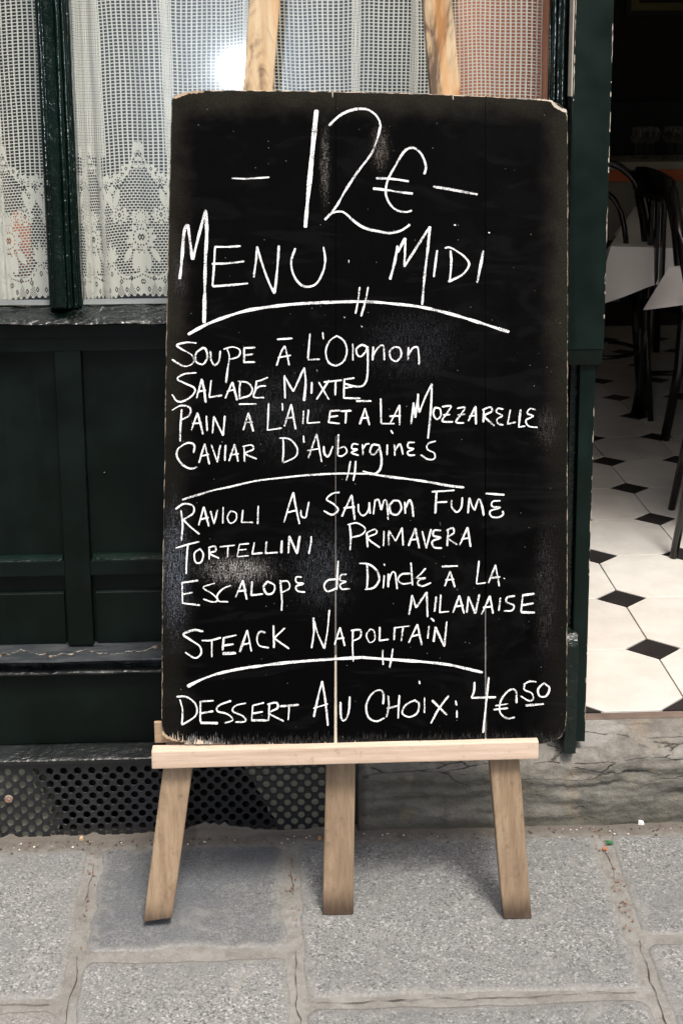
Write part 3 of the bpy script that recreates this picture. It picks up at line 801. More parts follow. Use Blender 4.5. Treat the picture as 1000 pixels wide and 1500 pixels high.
curtain('net_curtain', Xc(70, 220)+.015, Xc(793, 60), gather([(124, .016, 1.2), (150, .012, 1.1), (247, .006, 1.6), (360, .02, .5), (520, .02, .5), (600, .01, .8)]), gz_hem, 1.66, YC,
        'white net curtain with lace hem behind the chalkboard in the wide window pane', 2, 104)

# ------------------------------------------------------------------ EASEL AND CHALKBOARD
LEAN = R(8.0)
P0 = Vector((0, -.293, 0)); PN = Vector((0, -math.cos(LEAN), math.sin(LEAN)))       # front plane of the legs
easel = thing('easel', (.07, -.27, 0), 'plain beech wood easel with three legs leaning toward the shop window', 'easel')
def leg(stations, th=.021, n=26, seed=0, foot=0):
    """stations: (x_left, x_right, y) read off the photograph, lying on the front plane of the easel"""
    ys = [s[2] for s in stations]; bm = bmesh.new(); rings = []
    for i in range(n+1):
        t = i/n; y = stations[0][2]+(stations[-1][2]-stations[0][2])*t
        yy = np.interp(-y, [-v for v in ys], range(len(ys))); k = min(int(yy), len(ys)-2); fr = yy-k
        xl_ = stations[k][0]*(1-fr)+stations[k+1][0]*fr; xr_ = stations[k][1]*(1-fr)+stations[k+1][1]*fr
        dy = foot if i == 0 else 0
        a = atp(xl_, y-dy, P0, PN); b = atp(xr_, y+dy, P0, PN)
        j = mnoise.noise(Vector((seed, y*.02, 0)))*.0005
        a.x += j; b.x += j; d = -PN*th; w = (b-a).normalized(); ch = .0016
        rings.append([bm.verts.new(q) for q in (a+w*ch, b-w*ch, b+d*.07, b+d*.93, b+d-w*ch, a+d+w*ch, a+d*.93, a+d*.07)])
    for p, q in zip(rings, rings[1:]):
        for k in range(8): bm.faces.new((p[k], p[(k+1) % 8], q[(k+1) % 8], q[k]))
    bm.faces.new(rings[0]); bm.faces.new(rings[-1])
    # rest the leg on the ground
    return fin(bm)
def ground_leg(me):
    lo = min(v.co.z for v in me.vertices)
    for v in me.vertices:
        if v.co.z < .03: v.co.z = max(v.co.z, .0025)
    return me
link('leg', ground_leg(leg([(210.5, 252, 1347), (240, 283, 1118), (356.5, 400, 130), (365, 410, 0), (370, 416, -110)], seed=1, foot=-3)), M_leg, easel)
link('leg', ground_leg(leg([(737, 778, 1350), (717, 761, 1118), (630, 674, 135), (619, 662, 0), (610, 653, -110)], seed=2, foot=3)), M_leg, easel)
# the middle leg stands a little further back
P0b = P0; P0 = P0+Vector((0, .025, 0))
link('leg', ground_leg(leg([(472.5, 517.5, 1341), (477.5, 520, 1118), (490, 533, 300)], seed=3, n=14, th=.019)), M_leg, easel)
P0 = P0b
# shelf and the rail behind the board
Ysf = -.276
sa, sb = at(222, 1105, 1, Ysf), at(788.5, 1105, 1, Ysf)
zs1, zs0 = at(500, 1094, 1, Ysf).z, at(500, 1119.5, 1, Ysf).z
Yleg = P0.y+zs0*math.tan(LEAN)
link('shelf', box(sa.x, sb.x, Ysf, Yleg-.001, zs0, zs1, .0022, .0006, .05), M_shelf, easel)
BT = .013                                     # board thickness
PB = Vector((0, P0.y-BT-.0015, 0))            # board front plane (parallel to the legs)
cr_a = atp(227, 1057, P0, PN); cr_b = atp(785, 1057, P0, PN)
def rail_mesh():
    bm = bmesh.new(); q = []
    for (x, y) in ((227, 1084), (790, 1084), (790, 1057), (232, 1054), (227, 1060)):
        q.append(atp(x, y, P0-Vector((0, .0145, 0)) if False else P0, PN)-PN*-.0005)
    f = bm.faces.new([bm.verts.new(v) for v in q]); r = bmesh.ops.extrude_face_region(bm, geom=[f])
    for v in r['geom']:
        if isinstance(v, bmesh.types.BMVert): v.co += PN*.0005*0+Vector((0, -.0, 0))
    for v in r['geom']:
        if isinstance(v, bmesh.types.BMVert): v.co -= PN*-.0009
    return fin(bm)
zr0, zr1 = zs1+.0005, atp(230, 1055, P0, PN).z
yr0 = P0.y+zr0*math.tan(LEAN)-.0012
link('back_rail', box(atp(226.5, 1070, P0, PN).x, atp(786, 1070, P0, PN).x, yr0-.0, yr0+.006, zr0, zr1, .002), wood('beech_rail', (.40, .29, .19), (.30, .21, .13), (.2, .13, .08), 'x'), easel)

# board
board = thing('chalkboard', (.08, -.26, zs1), 'tall black wooden menu chalkboard with handwritten white chalk menu propped on the easel', 'chalkboard')
BP = lambda x, y, off=0.0: atp(x, y, PB-Vector((0, off, 0)), PN)
OUT = [(251, 152), (252, 144), (258, 139), (272, 135), (290, 132.5), (340, 132), (400, 132.5), (487, 134), (560, 135.5), (640, 138), (720, 141.5), (780, 145.5), (806, 148), (818, 152), (827, 159), (831, 170),
       (831.5, 300), (831, 600), (830.5, 900), (829.5, 1050), (828, 1068), (822, 1080), (810, 1087), (793, 1090.5),
       (710, 1090.5), (600, 1090.5), (492, 1090.5), (380, 1090.5), (300, 1090.5), (270, 1087), (248, 1082), (239, 1074), (237, 1060), (237.5, 900), (240.5, 700), (243.5, 500), (247.5, 300)]
def dens_outline():
    o = []
    for (a, b) in zip(OUT, OUT[1:]+OUT[:1]):
        n = max(1, int(math.hypot(b[0]-a[0], b[1]-a[1])/7))
        for i in range(n):
            x = a[0]+(b[0]-a[0])*i/n; y = a[1]+(b[1]-a[1])*i/n
            j = mnoise.noise(Vector((x*.06, y*.06, 4)))*.8+mnoise.noise(Vector((x*.25, y*.25, 8)))*.45
            o.append((x+j*.8, y+j*.6 if y < 1000 else y))
    return o
def clip(poly, xc, keep_left):
    out = []
    for (a, b) in zip(poly, poly[1:]+poly[:1]):
        ia = (a[0] <= xc) == keep_left; ib = (b[0] <= xc) == keep_left
        if ia: out.append(a)
        if ia != ib:
            t = (xc-a[0])/(b[0]-a[0]); out.append((xc, a[1]+(b[1]-a[1])*t))
    return out
# affine map from board plane metres to photograph pixels, used as UV
_c = [(250, 140), (830, 140), (237, 1088), (830, 1088)]; _w = [BP(*q) for q in _c]
_A = np.array([[w.x, w.z, 1] for w in _w]); _ux = np.linalg.lstsq(_A, np.array([q[0] for q in _c]), rcond=None)[0]; _uy = np.linalg.lstsq(_A, np.array([q[1] for q in _c]), rcond=None)[0]
def board_mat():
    m = Mat('blackboard_paint'); uv = m.coord('UV'); s = m.sep(uv); X, Y = s[0], s[1]      # thousandths of the board layout
    v = m.map(uv, (1000, 1000, 1))
    edge = m.math('MINIMUM', m.math('MINIMUM', m.math('SUBTRACT', X, .240), m.math('SUBTRACT', .831, X)), m.math('MINIMUM', m.math('SUBTRACT', Y, .134), m.math('SUBTRACT', 1.15, Y)))
    nb = m.noise(v, .022, 4, .6); nf = m.noise(v, .35, 4, .65); vs = m.noise(m.map(uv, (420, 45, 1)), 1, 4, .7)
    e = m.rng(m.math('ADD', edge, m.math('MULTIPLY', nb, .05)), .030, .075, 1, 0)
    ef = m.math('MULTIPLY', e, m.rng(nf, .3, .7, .35, 1.1))
    upper = m.rng(Y, .72, .45, .35, 1)
    c = m.mix(m.math('MULTIPLY', ef, upper), (.0006, .0006, .0007), (.021, .019, .014))
    r2 = m.math('MULTIPLY', m.rng(X, .60, .70), m.rng(nb, .35, .7)); c = m.mix(m.math('MULTIPLY', r2, .16), c, (.010, .0095, .0095))
    def blob(x0, y0, rx, ry):
        dx = m.math('MULTIPLY', m.math('SUBTRACT', X, x0), 1/rx); dy = m.math('MULTIPLY', m.math('SUBTRACT', Y, y0), 1/ry)
        d = m.math('SQRT', m.math('ADD', m.math('MULTIPLY', dx, dx), m.math('MULTIPLY', dy, dy))); return m.rng(d, .2, 1.0, 1, 0)
    # veils and dust left by wiping
    dust = m.noise(m.map(uv, (850, 380, 1)), 1, 2, .8); streak = m.noise(m.map(uv, (900, 60, 1)), 1, 3, .75)
    for (x0, y0, rx, ry, k, colr) in ((.255, .83, .036, .16, .65, (.16, .18, .22)), (.345, .83, .085, .036, .75, (.42, .40, .38)), (.475, .24, .012, .09, .42, (.30, .28, .25)), (.555, .215, .022, .05, .38, (.35, .30, .25)),
                                     (.265, .40, .02, .06, .4, (.09, .09, .10)), (.41, .60, .13, .11, .25, (.08, .085, .09)), (.47, .83, .08, .10, .3, (.14, .15, .17)), (.80, .86, .03, .17, .4, (.07, .065, .065)), (.80, .62, .03, .05, .45, (.09, .08, .075)), (.60, .50, .12, .09, .35, (.06, .06, .07))):
        b = blob(x0, y0, rx, ry)
        t = m.math('ADD', m.math('MULTIPLY', dust, .55), m.math('MULTIPLY', streak, .55))
        f = m.math('MULTIPLY', m.rng(m.math('ADD', t, m.math('MULTIPLY', b, .08)), .635, .69), m.math('MULTIPLY', b, k)); c = m.mix(f, c, colr)
        c = m.mix(m.math('MULTIPLY', b, .018*k), c, colr)
    # scuffed foot of the board
    foot = m.rng(Y, 1.045, 1.092); t = m.noise(m.map(uv, (800, 60, 1)), 1, 4, .75)
    c = m.mix(m.math('MULTIPLY', m.rng(m.math('ADD', t, m.math('MULTIPLY', foot, .30)), .78, .84), m.math('MULTIPLY', foot, m.rng(X, .295, .33, .7, .07))), c, (.55, .54, .52))
    spk = m.voro(v, .16); sz = m.voro(v, .16, out='Color')
    c = m.mix(m.math('MULTIPLY', m.rng(spk, .06, .10, 1, 0), m.rng(m.sep(sz)[0], .91, .94)), c, (.28, .27, .25))
    # old faint sweeps of a cloth
    sw = m.noise(m.map(uv, (5, 16, 1), rot=(0, 0, .5)), 1, 3, .5, 2.5); c = m.mix(m.rng(sw, .54, .62, 0, .06), c, (.03, .03, .031))
    m(Base_Color=c, Roughness=m.rng(nb, .3, .7, .55, .72), Specular_IOR_Level=.035)
    b = m.bump(nf, .25, .001); m.bump(vs, .15, .0008, b)
    return m.m
M_board = board_mat()
dout = dens_outline()
j1, j2 = 491.5, 710.5
def plank(poly, gapL, gapR, cx_):
    """gapL/gapR: shrink away from the neighbouring plank, more toward the foot"""
    def shift(p):
        x, y = p; t = max(0, (y-500)/590)
        if gapR and abs(x-gapR) < .01: x -= .12+1.9*t**1.8
        if gapL and abs(x-gapL) < .01: x += .12+1.9*t**1.8
        return (x, y)
    pp = []
    for a, b in zip(poly, poly[1:]+poly[:1]):
        n = max(1, int(math.hypot(b[0]-a[0], b[1]-a[1])/12)); pp += [(a[0]+(b[0]-a[0])*i/n, a[1]+(b[1]-a[1])*i/n) for i in range(n)]
    poly = [shift(p) for p in pp]
    c = (sum(p[0] for p in poly)/len(poly), sum(p[1] for p in poly)/len(poly))
    bm = bmesh.new(); uvl = bm.loops.layers.uv.new('UVMap')
    def ins(p, k):
        kx = .25 if any(abs(p[0]-g) < 2.5 for g in (gapL, gapR) if g) else k
        x = p[0]+(kx if p[0] < cx_ else -kx if p[0] > cx_ else 0); y = p[1]+(k if p[1] < 400 and p[1] < 175 else -k if p[1] > 1060 else 0); return (x, y)
    f0 = [bm.verts.new(BP(*ins(p, 1.0+.7*mnoise.noise(Vector((p[0]*.2, p[1]*.2, 1)))))) for p in poly]
    f1 = [bm.verts.new(BP(*p)-PN*.0014) for p in poly]; f2 = [bm.verts.new(BP(*p)-PN*BT) for p in poly]
    fr = bm.faces.new(f0); fr.material_index = 0
    N = len(poly)
    for A, B in ((f0, f1), (f1, f2)):
        for i in range(N):
            q = bm.faces.new((A[i], A[(i+1) % N], B[(i+1) % N], B[i])); pa, pb_ = poly[i], poly[(i+1) % N]
            jn = any(abs(pa[0]-g) < 2.5 and abs(pb_[0]-g) < 2.5 for g in (gapL, gapR) if g); q.material_index = 0 if jn and (pa[1]+pb_[1])/2 < 940 else 1
    bk = bm.faces.new(f2[::-1]); bk.material_index = 1
    for f in bm.faces:
        for lp in f.loops:
            w = lp.vert.co; lp[uvl].uv = ((w.x*_ux[0]+w.z*_ux[1]+_ux[2])/1000, (w.x*_uy[0]+w.z*_uy[1]+_uy[2])/1000)
    return link('plank', fin(bm), [M_board, M_edge], board)
def edge_mat():
    m = Mat('worn_board_edge'); p = m.coord(); n = m.noise(p, 45, 5, .7); n2 = m.noise(p, 300, 3, .6)
    c = m.mix(m.rng(n, .44, .56), (.012, .011, .010), m.mix(n2, (.30, .22, .14), (.50, .42, .32)))
    m(Base_Color=c, Roughness=.8); m.bump(n2, .5, .001); return m.m
M_edge = edge_mat()
plank(clip(dout, j1, True), None, j1, 370)
plank(clip(clip(dout, j1, False), j2, True), j1, j2, 600)
plank(clip(dout, j2, False), j2, None, 770)
def batten(px, y0, y1, w0, w1):
    bm = bmesh.new(); pts = [(px-w0, y0), (px+w0, y0), (px+w1, y1), (px-w1, y1)]
    a = [bm.verts.new(BP(x, y)-PN*.0012) for x, y in pts]; b = [bm.verts.new(BP(x, y)-PN*.006) for x, y in pts]
    bm.faces.new(a); bm.faces.new(b[::-1])
    for i in range(4): bm.faces.new((a[i], a[(i+1) % 4], b[(i+1) % 4], b[i]))
    return fin(bm)
M_bare = wood('bare_joint_wood', (.60, .54, .45), (.50, .43, .34), (.30, .24, .18), 'z')
link('joint_strip', batten(j1, 960, 1089, 1.6, 2.6), M_bare, board)
link('joint_strip', batten(j1, 640, 959, .7, 1.5), wood('dull_joint_wood', (.22, .20, .18), (.12, .11, .10), (.03, .03, .03), 'z'), board)
link('joint_strip', batten(j2, 890, 1089, .8, 1.0), wood('dull_joint_wood', (.24, .23, .22), (.14, .13, .12), (.03, .03, .03), 'z'), board)
# chips of bare wood: top right corner, top left rim, foot
def flat_patch(name, pts, off=.0004, mat=None, jag=0.0, seed=0):
    bm = bmesh.new(); q = poly_ribbon_pts(pts+[pts[0]], 2.0)[:-1]
    bm.faces.new([bm.verts.new(BP(x+jag*mnoise.noise(Vector((x*.9, y*.9, seed))), y+jag*mnoise.noise(Vector((x*.9+9, y*.9, seed))))+PN*off) for x, y in q])
    return link(name, fin(bm), mat or M_bare, board)
flat_patch('chipped_corner', [(776, 145.5), (806, 148.5), (811, 157), (822, 163), (830, 165), (829, 160.5), (822, 158.5), (814, 153), (808, 147), (790, 144.8)], jag=1.2)
flat_patch('chipped_rim', [(253, 143), (262, 138), (285, 133.5), (300, 133.5), (296, 136), (278, 137), (266, 141), (257, 145)], jag=1.6, mat=M_raw)
flat_patch('chipped_foot', [(237.5, 1070), (240, 1073), (246, 1078), (260, 1084), (276, 1088), (258, 1086), (243, 1081), (238, 1076)], jag=2.2, seed=2, mat=M_raw)
flat_patch('chipped_foot', [(289, 1083), (293, 1084), (297, 1085.5), (297, 1090), (288, 1090)], jag=1.2, seed=3)
rnd = random.Random(5)
bm = bmesh.new()
for k in range(34):                                   # splintered scratches along the foot
    x = rnd.choice((rnd.uniform(250, 300), rnd.uniform(252, 330), rnd.uniform(300, 785))); h = rnd.uniform(2, 9)*(1.6 if x < 300 else .8); w = rnd.uniform(.3, .9)
    y1 = 1090.2
    if x < 270: y1 = 1079+(x-250)*.4
    bm.faces.new([bm.verts.new(BP(*q)+PN*.0003) for q in ((x-w, y1), (x+w, y1), (x+w*.3+rnd.uniform(-1, 1), y1-h))])
link('foot_scratches', fin(bm), M_bare, board)['kind'] = 'stuff'
for x in (487, 663):                                   # little splits in the top rim
    flat_patch('rim_split', [(x-.7, 134.5+(x-487)*.02), (x+.7, 134.5+(x-487)*.02), (x+.5, 142+(x-487)*.02), (x-.3, 143+(x-487)*.02)])

# ------------------------------------------------------------------ CHALK WRITING
def chalk_mat():
    m = Mat('white_chalk'); uv = m.coord('UV')
    n = m.noise(m.map(uv, (620, 420, 1), rot=(0, 0, .5)), 1, 3, .85); n2 = m.noise(m.map(uv, (45, 45, 1)), 1, 3, .6)
    f = m.rng(m.math('ADD', m.math('MULTIPLY', n, .65), m.math('MULTIPLY', n2, .35)), .425, .505)
    m(Base_Color=m.mix(f, (.13, .13, .135), (.92, .92, .91)), Roughness=.95, Specular_IOR_Level=.1); return m.m
M_chalk = chalk_mat()
CR = {1: (240, 130, .3), 2: (540, 130, .3), 3: (240, 480, .3), 4: (540, 480, .3), 5: (240, 690, .3), 6: (540, 690, .3), 7: (230, 890, .3), 8: (530, 890, .32)}
def writing(label, strokes):
    # strokes that touch or nearly touch form one piece of writing
    box_ = []
    for st in strokes:
        x0, y0, sc = CR[st[0]] if st[0] else (0, 0, 1)
        xs = [x0+v*sc for v in st[3::2]]; ys = [y0+v*sc for v in st[4::2]]; box_.append((min(xs), min(ys), max(xs), max(ys)))
    par = list(range(len(strokes)))
    def root(i):
        while par[i] != i: i = par[i]
        return i
    for i in range(len(strokes)):
        for j in range(i):
            a, b = box_[i], box_[j]
            if a[0]-GAP < b[2] and b[0]-GAP < a[2] and a[1]-GAP < b[3] and b[1]-GAP < a[3]: par[root(i)] = root(j)
    gs = {}
    for i, st in enumerate(strokes): gs.setdefault(root(i), []).append((i, st))
    for g in gs.values(): write_piece(label, g)
GAP = 1.5
def write_piece(label, strokes):
    """strokes: (sheet, width, 's' smooth | 'l' straight, x, y, x, y, ...)"""
    bm = bmesh.new(); uvl = bm.loops.layers.uv.new('UVMap'); lift = .00035
    for si, st in strokes:
        cr, w, md = st[:3]; x0, y0, sc = CR[cr] if cr else (0, 0, 1)
        pts = [(x0+st[i]*sc, y0+st[i+1]*sc) for i in range(3, len(st), 2)]
        P = catmull(pts, 1.3) if md == 's' and len(pts) > 2 else poly_ribbon_pts(pts, 1.3)
        prev = None; n = len(P); ph = si*3.1; z = lift+.00002*(si % 12)
        for i, (x, y) in enumerate(P):
            a = np.array(P[max(0, i-1)]); b = np.array(P[min(n-1, i+1)]); t = b-a; L = np.linalg.norm(t); t = t/L if L > 0 else np.array((1, 0)); nn = np.array((-t[1], t[0]))
            base = w*.5*(.84+.42*mnoise.noise(Vector((x*.045, y*.045, ph))))
            if i == 0 or i == n-1: base *= .55
            wl_ = base+.40*mnoise.noise(Vector((x*.8, y*.8, ph)))*min(1, w/3); wr_ = base+.30*mnoise.noise(Vector((x*.9, y*.9, ph+7)))*min(1, w/3)
            dx = .18*mnoise.noise(Vector((x*.2, y*.2, ph+3)))
            l = np.array((x+dx, y))+nn*wl_; r = np.array((x+dx, y))-nn*wr_
            cur = (bm.verts.new(BP(*l)+PN*z), bm.verts.new(BP(*r)+PN*z))
            if prev: bm.faces.new((prev[0], prev[1], cur[1], cur[0]))
            prev = cur
    for f in bm.faces:
        for lp in f.loops:
            q = lp.vert.co; lp[uvl].uv = ((q.x*_ux[0]+q.z*_ux[1]+_ux[2])/1000, (q.x*_uy[0]+q.z*_uy[1]+_uy[2])/1000)
    return tag(link('chalk_letter', fin(bm), M_chalk, board), 'chalk mark in: '+label)
T = 2.7
writing('price 12 euro in tall thin chalk figures between two dashes', [
 (1, 2.6, 'l', 332, 437, 400, 440, 460, 436, 515, 432), (1, 6.6, 's', 745, 103, 735, 200, 716, 400, 702, 540, 690, 678),
 (0, 3.6, 's', 481.5, 184, 498, 169, 516, 161, 531, 159.4, 540, 161.5, 550.5, 169, 556.5, 181, 554.4, 196, 547.5, 217, 540, 230.5, 525, 250, 507, 277, 495, 298, 484.5, 313, 475.5, 322),
 (0, 4.0, 's', 475.5, 322, 484.5, 313, 495, 310, 504, 311.5, 516, 322, 528, 331, 540, 336, 555, 339, 570, 341.5, 585, 338.5, 595.5, 332.5, 600, 328.6),
 (2, 3.6, 's', 270, 418, 278, 380, 262, 330, 235, 298, 205, 288, 170, 310, 130, 375, 95, 440, 82, 500, 95, 550, 130, 590, 175, 602, 210, 595),
 (2, 3.4, 's', 33, 437, 110, 440, 195, 452), (2, 3.6, 's', 20, 487, 90, 495, 150, 505, 215, 512), (2, 3.4, 's', 312, 478, 400, 492, 530, 516)])
writing('MENU MIDI in large chalk capitals', [
 (1, 4.8, 's', 78, 930, 88, 840, 100, 700, 118, 662), (1, 4.2, 's', 118, 662, 128, 740, 140, 835), (1, 4.4, 's', 142, 835, 170, 720, 205, 592), (1, 5.0, 's', 205, 592, 210, 700, 203, 850, 200, 1000, 197, 1145),
 (1, 3.4, 's', 248, 772, 310, 772, 375, 768), (1, 3.2, 's', 250, 772, 245, 870, 238, 965), (1, 3.2, 's', 235, 855, 310, 852, 393, 843), (1, 3.4, 's', 238, 965, 330, 958, 412, 950),
 (1, 3.6, 's', 438, 922, 450, 840, 455, 770), (1, 3.8, 's', 455, 770, 485, 870, 515, 950, 540, 1000), (1, 3.8, 's', 540, 1000, 552, 900, 562, 765),
 (1, 3.2, 's', 642, 778, 622, 840, 630, 900, 660, 950, 700, 967, 745, 950, 778, 890, 787, 830, 778, 772),
 (2, 4.4, 's', 103, 932, 125, 850, 140, 765), (2, 3.8, 'l', 140, 800, 178, 728), (2, 3.8, 's', 178, 728, 176, 800, 172, 870), (2, 3.6, 's', 172, 870, 235, 770, 298, 672), (2, 3.8, 's', 298, 672, 285, 800, 270, 930, 260, 1055),
 (2, 3.2, 's', 333, 788, 325, 850, 316, 920), (2, 3.2, 's', 398, 790, 402, 850, 394, 942), (2, 3.4, 's', 370, 778, 395, 775, 440, 800, 475, 830, 488, 862, 455, 908, 388, 942), (2, 4.2, 's', 558, 790, 545, 860, 528, 948),
 (2, 2.6, 'l', 414, 663, 424, 667), (2, 2.6, 'l', 582, 702, 590, 703), (1, 1.2, 'l', 902, 835, 903, 850)])
writing('upper curved chalk rule with two short ticks', [
 (1, 4.6, 's', 118, 1200, 200, 1155, 300, 1115, 420, 1080, 600, 1055, 750, 1045, 900, 1040, 1000, 1040, 1100, 1048, 1250, 1065, 1400, 1100, 1550, 1145, 1620, 1168, 1685, 1187),
 (1, 2.6, 's', 955, 968, 948, 1030, 935, 1098), (1, 2.8, 's', 996, 968, 985, 1030, 962, 1112), (1, 2.0, 'l', 878, 1114, 884, 1118), (1, 2.0, 'l', 962, 1158, 968, 1164)])
writing('SOUPE A L\'OIGNON in chalk', [
 (3, T, 's', 160, 75, 110, 72, 65, 85, 88, 105, 135, 132, 148, 162, 125, 185, 90, 185, 40, 155), (3, T, 's', 190, 98, 158, 125, 158, 165, 190, 178, 213, 145, 205, 105, 185, 97), (3, T, 's', 228, 115, 232, 160, 250, 182, 270, 160, 276, 112),
 (3, T, 's', 306, 98, 320, 140, 312, 200, 303, 270), (3, T, 's', 292, 105, 335, 94, 370, 108, 365, 140, 322, 155), (3, T, 'l', 390, 100, 446, 97), (3, T, 'l', 392, 100, 392, 168, 446, 168), (3, T, 'l', 392, 134, 436, 129),
 (3, T, 'l', 552, 57, 628, 52), (3, T, 's', 550, 185, 572, 120, 590, 88), (3, T, 's', 590, 88, 602, 135, 612, 185), (3, T, 'l', 556, 146, 620, 135),
 (3, T, 's', 713, 28, 708, 90, 702, 155), (3, T, 'l', 702, 157, 762, 153), (3, 2.4, 'l', 775, 22, 778, 58), (3, T, 's', 845, 38, 808, 66, 790, 115, 803, 168, 840, 184, 878, 162, 893, 112, 878, 64, 842, 38),
 (3, T, 'l', 922, 78, 922, 160), (3, T, 's', 992, 95, 968, 84, 942, 100, 942, 130, 962, 140, 985, 115, 992, 95), (3, T, 's', 994, 90, 995, 180, 990, 250, 970, 283, 930, 286, 880, 272),
 (4, T, 'l', 22, 92, 18, 160), (4, T, 's', 18, 140, 42, 100, 68, 86, 74, 120, 76, 160), (4, T, 's', 125, 93, 102, 115, 108, 150, 135, 163, 158, 135, 150, 100, 122, 93), (4, T, 'l', 193, 95, 190, 158), (4, T, 's', 190, 140, 212, 102, 236, 95, 243, 135, 245, 180)])
writing('SALADE MIXTE in chalk', [
 (3, T, 's', 160, 220, 100, 226, 66, 250, 100, 270, 150, 295, 142, 328, 98, 358, 65, 358, 40, 325), (3, T, 'l', 160, 345, 186, 250), (3, T+.3, 's', 186, 250, 198, 310, 205, 366), (3, T, 'l', 165, 312, 206, 305),
 (3, T, 'l', 232, 255, 222, 340, 285, 330), (3, T, 'l', 300, 345, 335, 265), (3, T+.3, 'l', 335, 265, 358, 355), (3, T, 'l', 308, 312, 350, 300), (3, T, 's', 374, 262, 370, 300, 370, 345), (3, T, 's', 362, 262, 408, 268, 432, 298, 418, 330, 366, 346),
 (3, T, 's', 508, 242, 470, 258, 448, 262), (3, T, 's', 452, 262, 448, 300, 440, 338, 490, 341), (3, T, 's', 446, 300, 470, 286, 500, 284),
 (3, T, 's', 592, 346, 590, 290, 588, 232), (3, T, 'l', 588, 236, 632, 312), (3, T, 's', 632, 312, 660, 250, 686, 194), (3, T+.4, 's', 686, 194, 692, 270, 684, 358), (3, T, 'l', 722, 265, 720, 322), (3, 2.4, 'l', 744, 205, 749, 212),
 (3, T, 'l', 745, 350, 806, 257), (3, T, 'l', 755, 265, 805, 350), (3, T, 'l', 780, 266, 868, 256), (3, T, 'l', 838, 260, 836, 330), (3, T, 'l', 930, 246, 880, 252, 878, 343, 958, 345), (3, T, 'l', 880, 296, 930, 286)])
writing('PAIN A L\'AIL ET A LA MOZZARELLE in chalk', [
 (3, T, 'l', 366, 373, 452, 372), (3, T, 'l', 938, 358, 1012, 358), (3, T+.2, 's', 88, 398, 82, 480, 80, 555), (3, T, 's', 40, 403, 85, 380, 128, 392, 124, 428, 85, 450),
 (3, T, 'l', 135, 500, 165, 415), (3, T, 'l', 165, 415, 192, 521), (3, T, 'l', 138, 468, 186, 465), (3, T, 'l', 208, 430, 212, 505), (3, T, 'l', 238, 516, 244, 433), (3, T+.3, 'l', 244, 433, 290, 527), (3, T, 'l', 290, 527, 298, 430),
 (3, T, 'l', 388, 500, 413, 415), (3, T, 'l', 413, 415, 437, 507), (3, T, 'l', 394, 463, 434, 460), (3, T, 'l', 512, 368, 506, 500, 576, 490), (3, 2.4, 'l', 578, 368, 580, 405), (3, T, 'l', 588, 482, 622, 373), (3, T, 'l', 622, 373, 643, 496), (3, T, 'l', 594, 442, 640, 438),
 (3, T, 'l', 682, 405, 678, 470), (3, T, 'l', 706, 400, 700, 466, 762, 462), (3, T, 'l', 858, 404, 812, 406, 804, 462, 858, 468), (3, T, 'l', 808, 436, 850, 430), (3, T, 'l', 860, 408, 915, 405), (3, T, 'l', 890, 408, 886, 468),
 (3, T, 'l', 955, 472, 982, 393), (3, T, 'l', 982, 393, 1003, 476), (3, T, 'l', 960, 442, 1000, 439), (4, T, 'l', 58, 345, 60, 468), (4, T, 'l', 60, 468, 126, 468), (4, T, 'l', 105, 465, 150, 377), (4, T, 'l', 150, 377, 150, 476), (4, T, 'l', 100, 432, 156, 430),
 (4, T, 'l', 206, 470, 218, 365), (4, T, 'l', 218, 365, 226, 440), (4, T, 'l', 226, 440, 240, 322), (4, T, 's', 240, 322, 240, 370, 246, 415), (4, T, 's', 246, 415, 275, 340, 307, 273), (4, T+.4, 's', 307, 273, 302, 400, 288, 541),
 (4, T, 's', 322, 388, 314, 420, 330, 447, 350, 430, 346, 396, 320, 390), (4, T, 's', 356, 386, 400, 384, 375, 425, 358, 456, 410, 460), (4, T, 'l', 362, 426, 396, 424), (4, T, 's', 430, 394, 468, 390, 445, 428, 425, 461, 466, 465), (4, T, 'l', 432, 426, 470, 423),
 (4, T, 'l', 484, 456, 520, 383), (4, T+.2, 'l', 520, 383, 522, 472), (4, T, 'l', 488, 432, 526, 429), (4, T, 'l', 560, 402, 558, 462), (4, T, 's', 553, 402, 590, 388, 600, 408, 565, 432, 612, 479),
 (4, T, 's', 655, 398, 630, 394, 622, 412, 650, 430, 626, 446, 630, 468, 656, 475), (4, T, 'l', 690, 400, 676, 470, 716, 461), (4, T, 'l', 740, 398, 730, 485, 762, 480), (4, T, 's', 812, 400, 785, 396, 772, 418, 800, 432, 766, 452, 778, 480, 822, 487)])
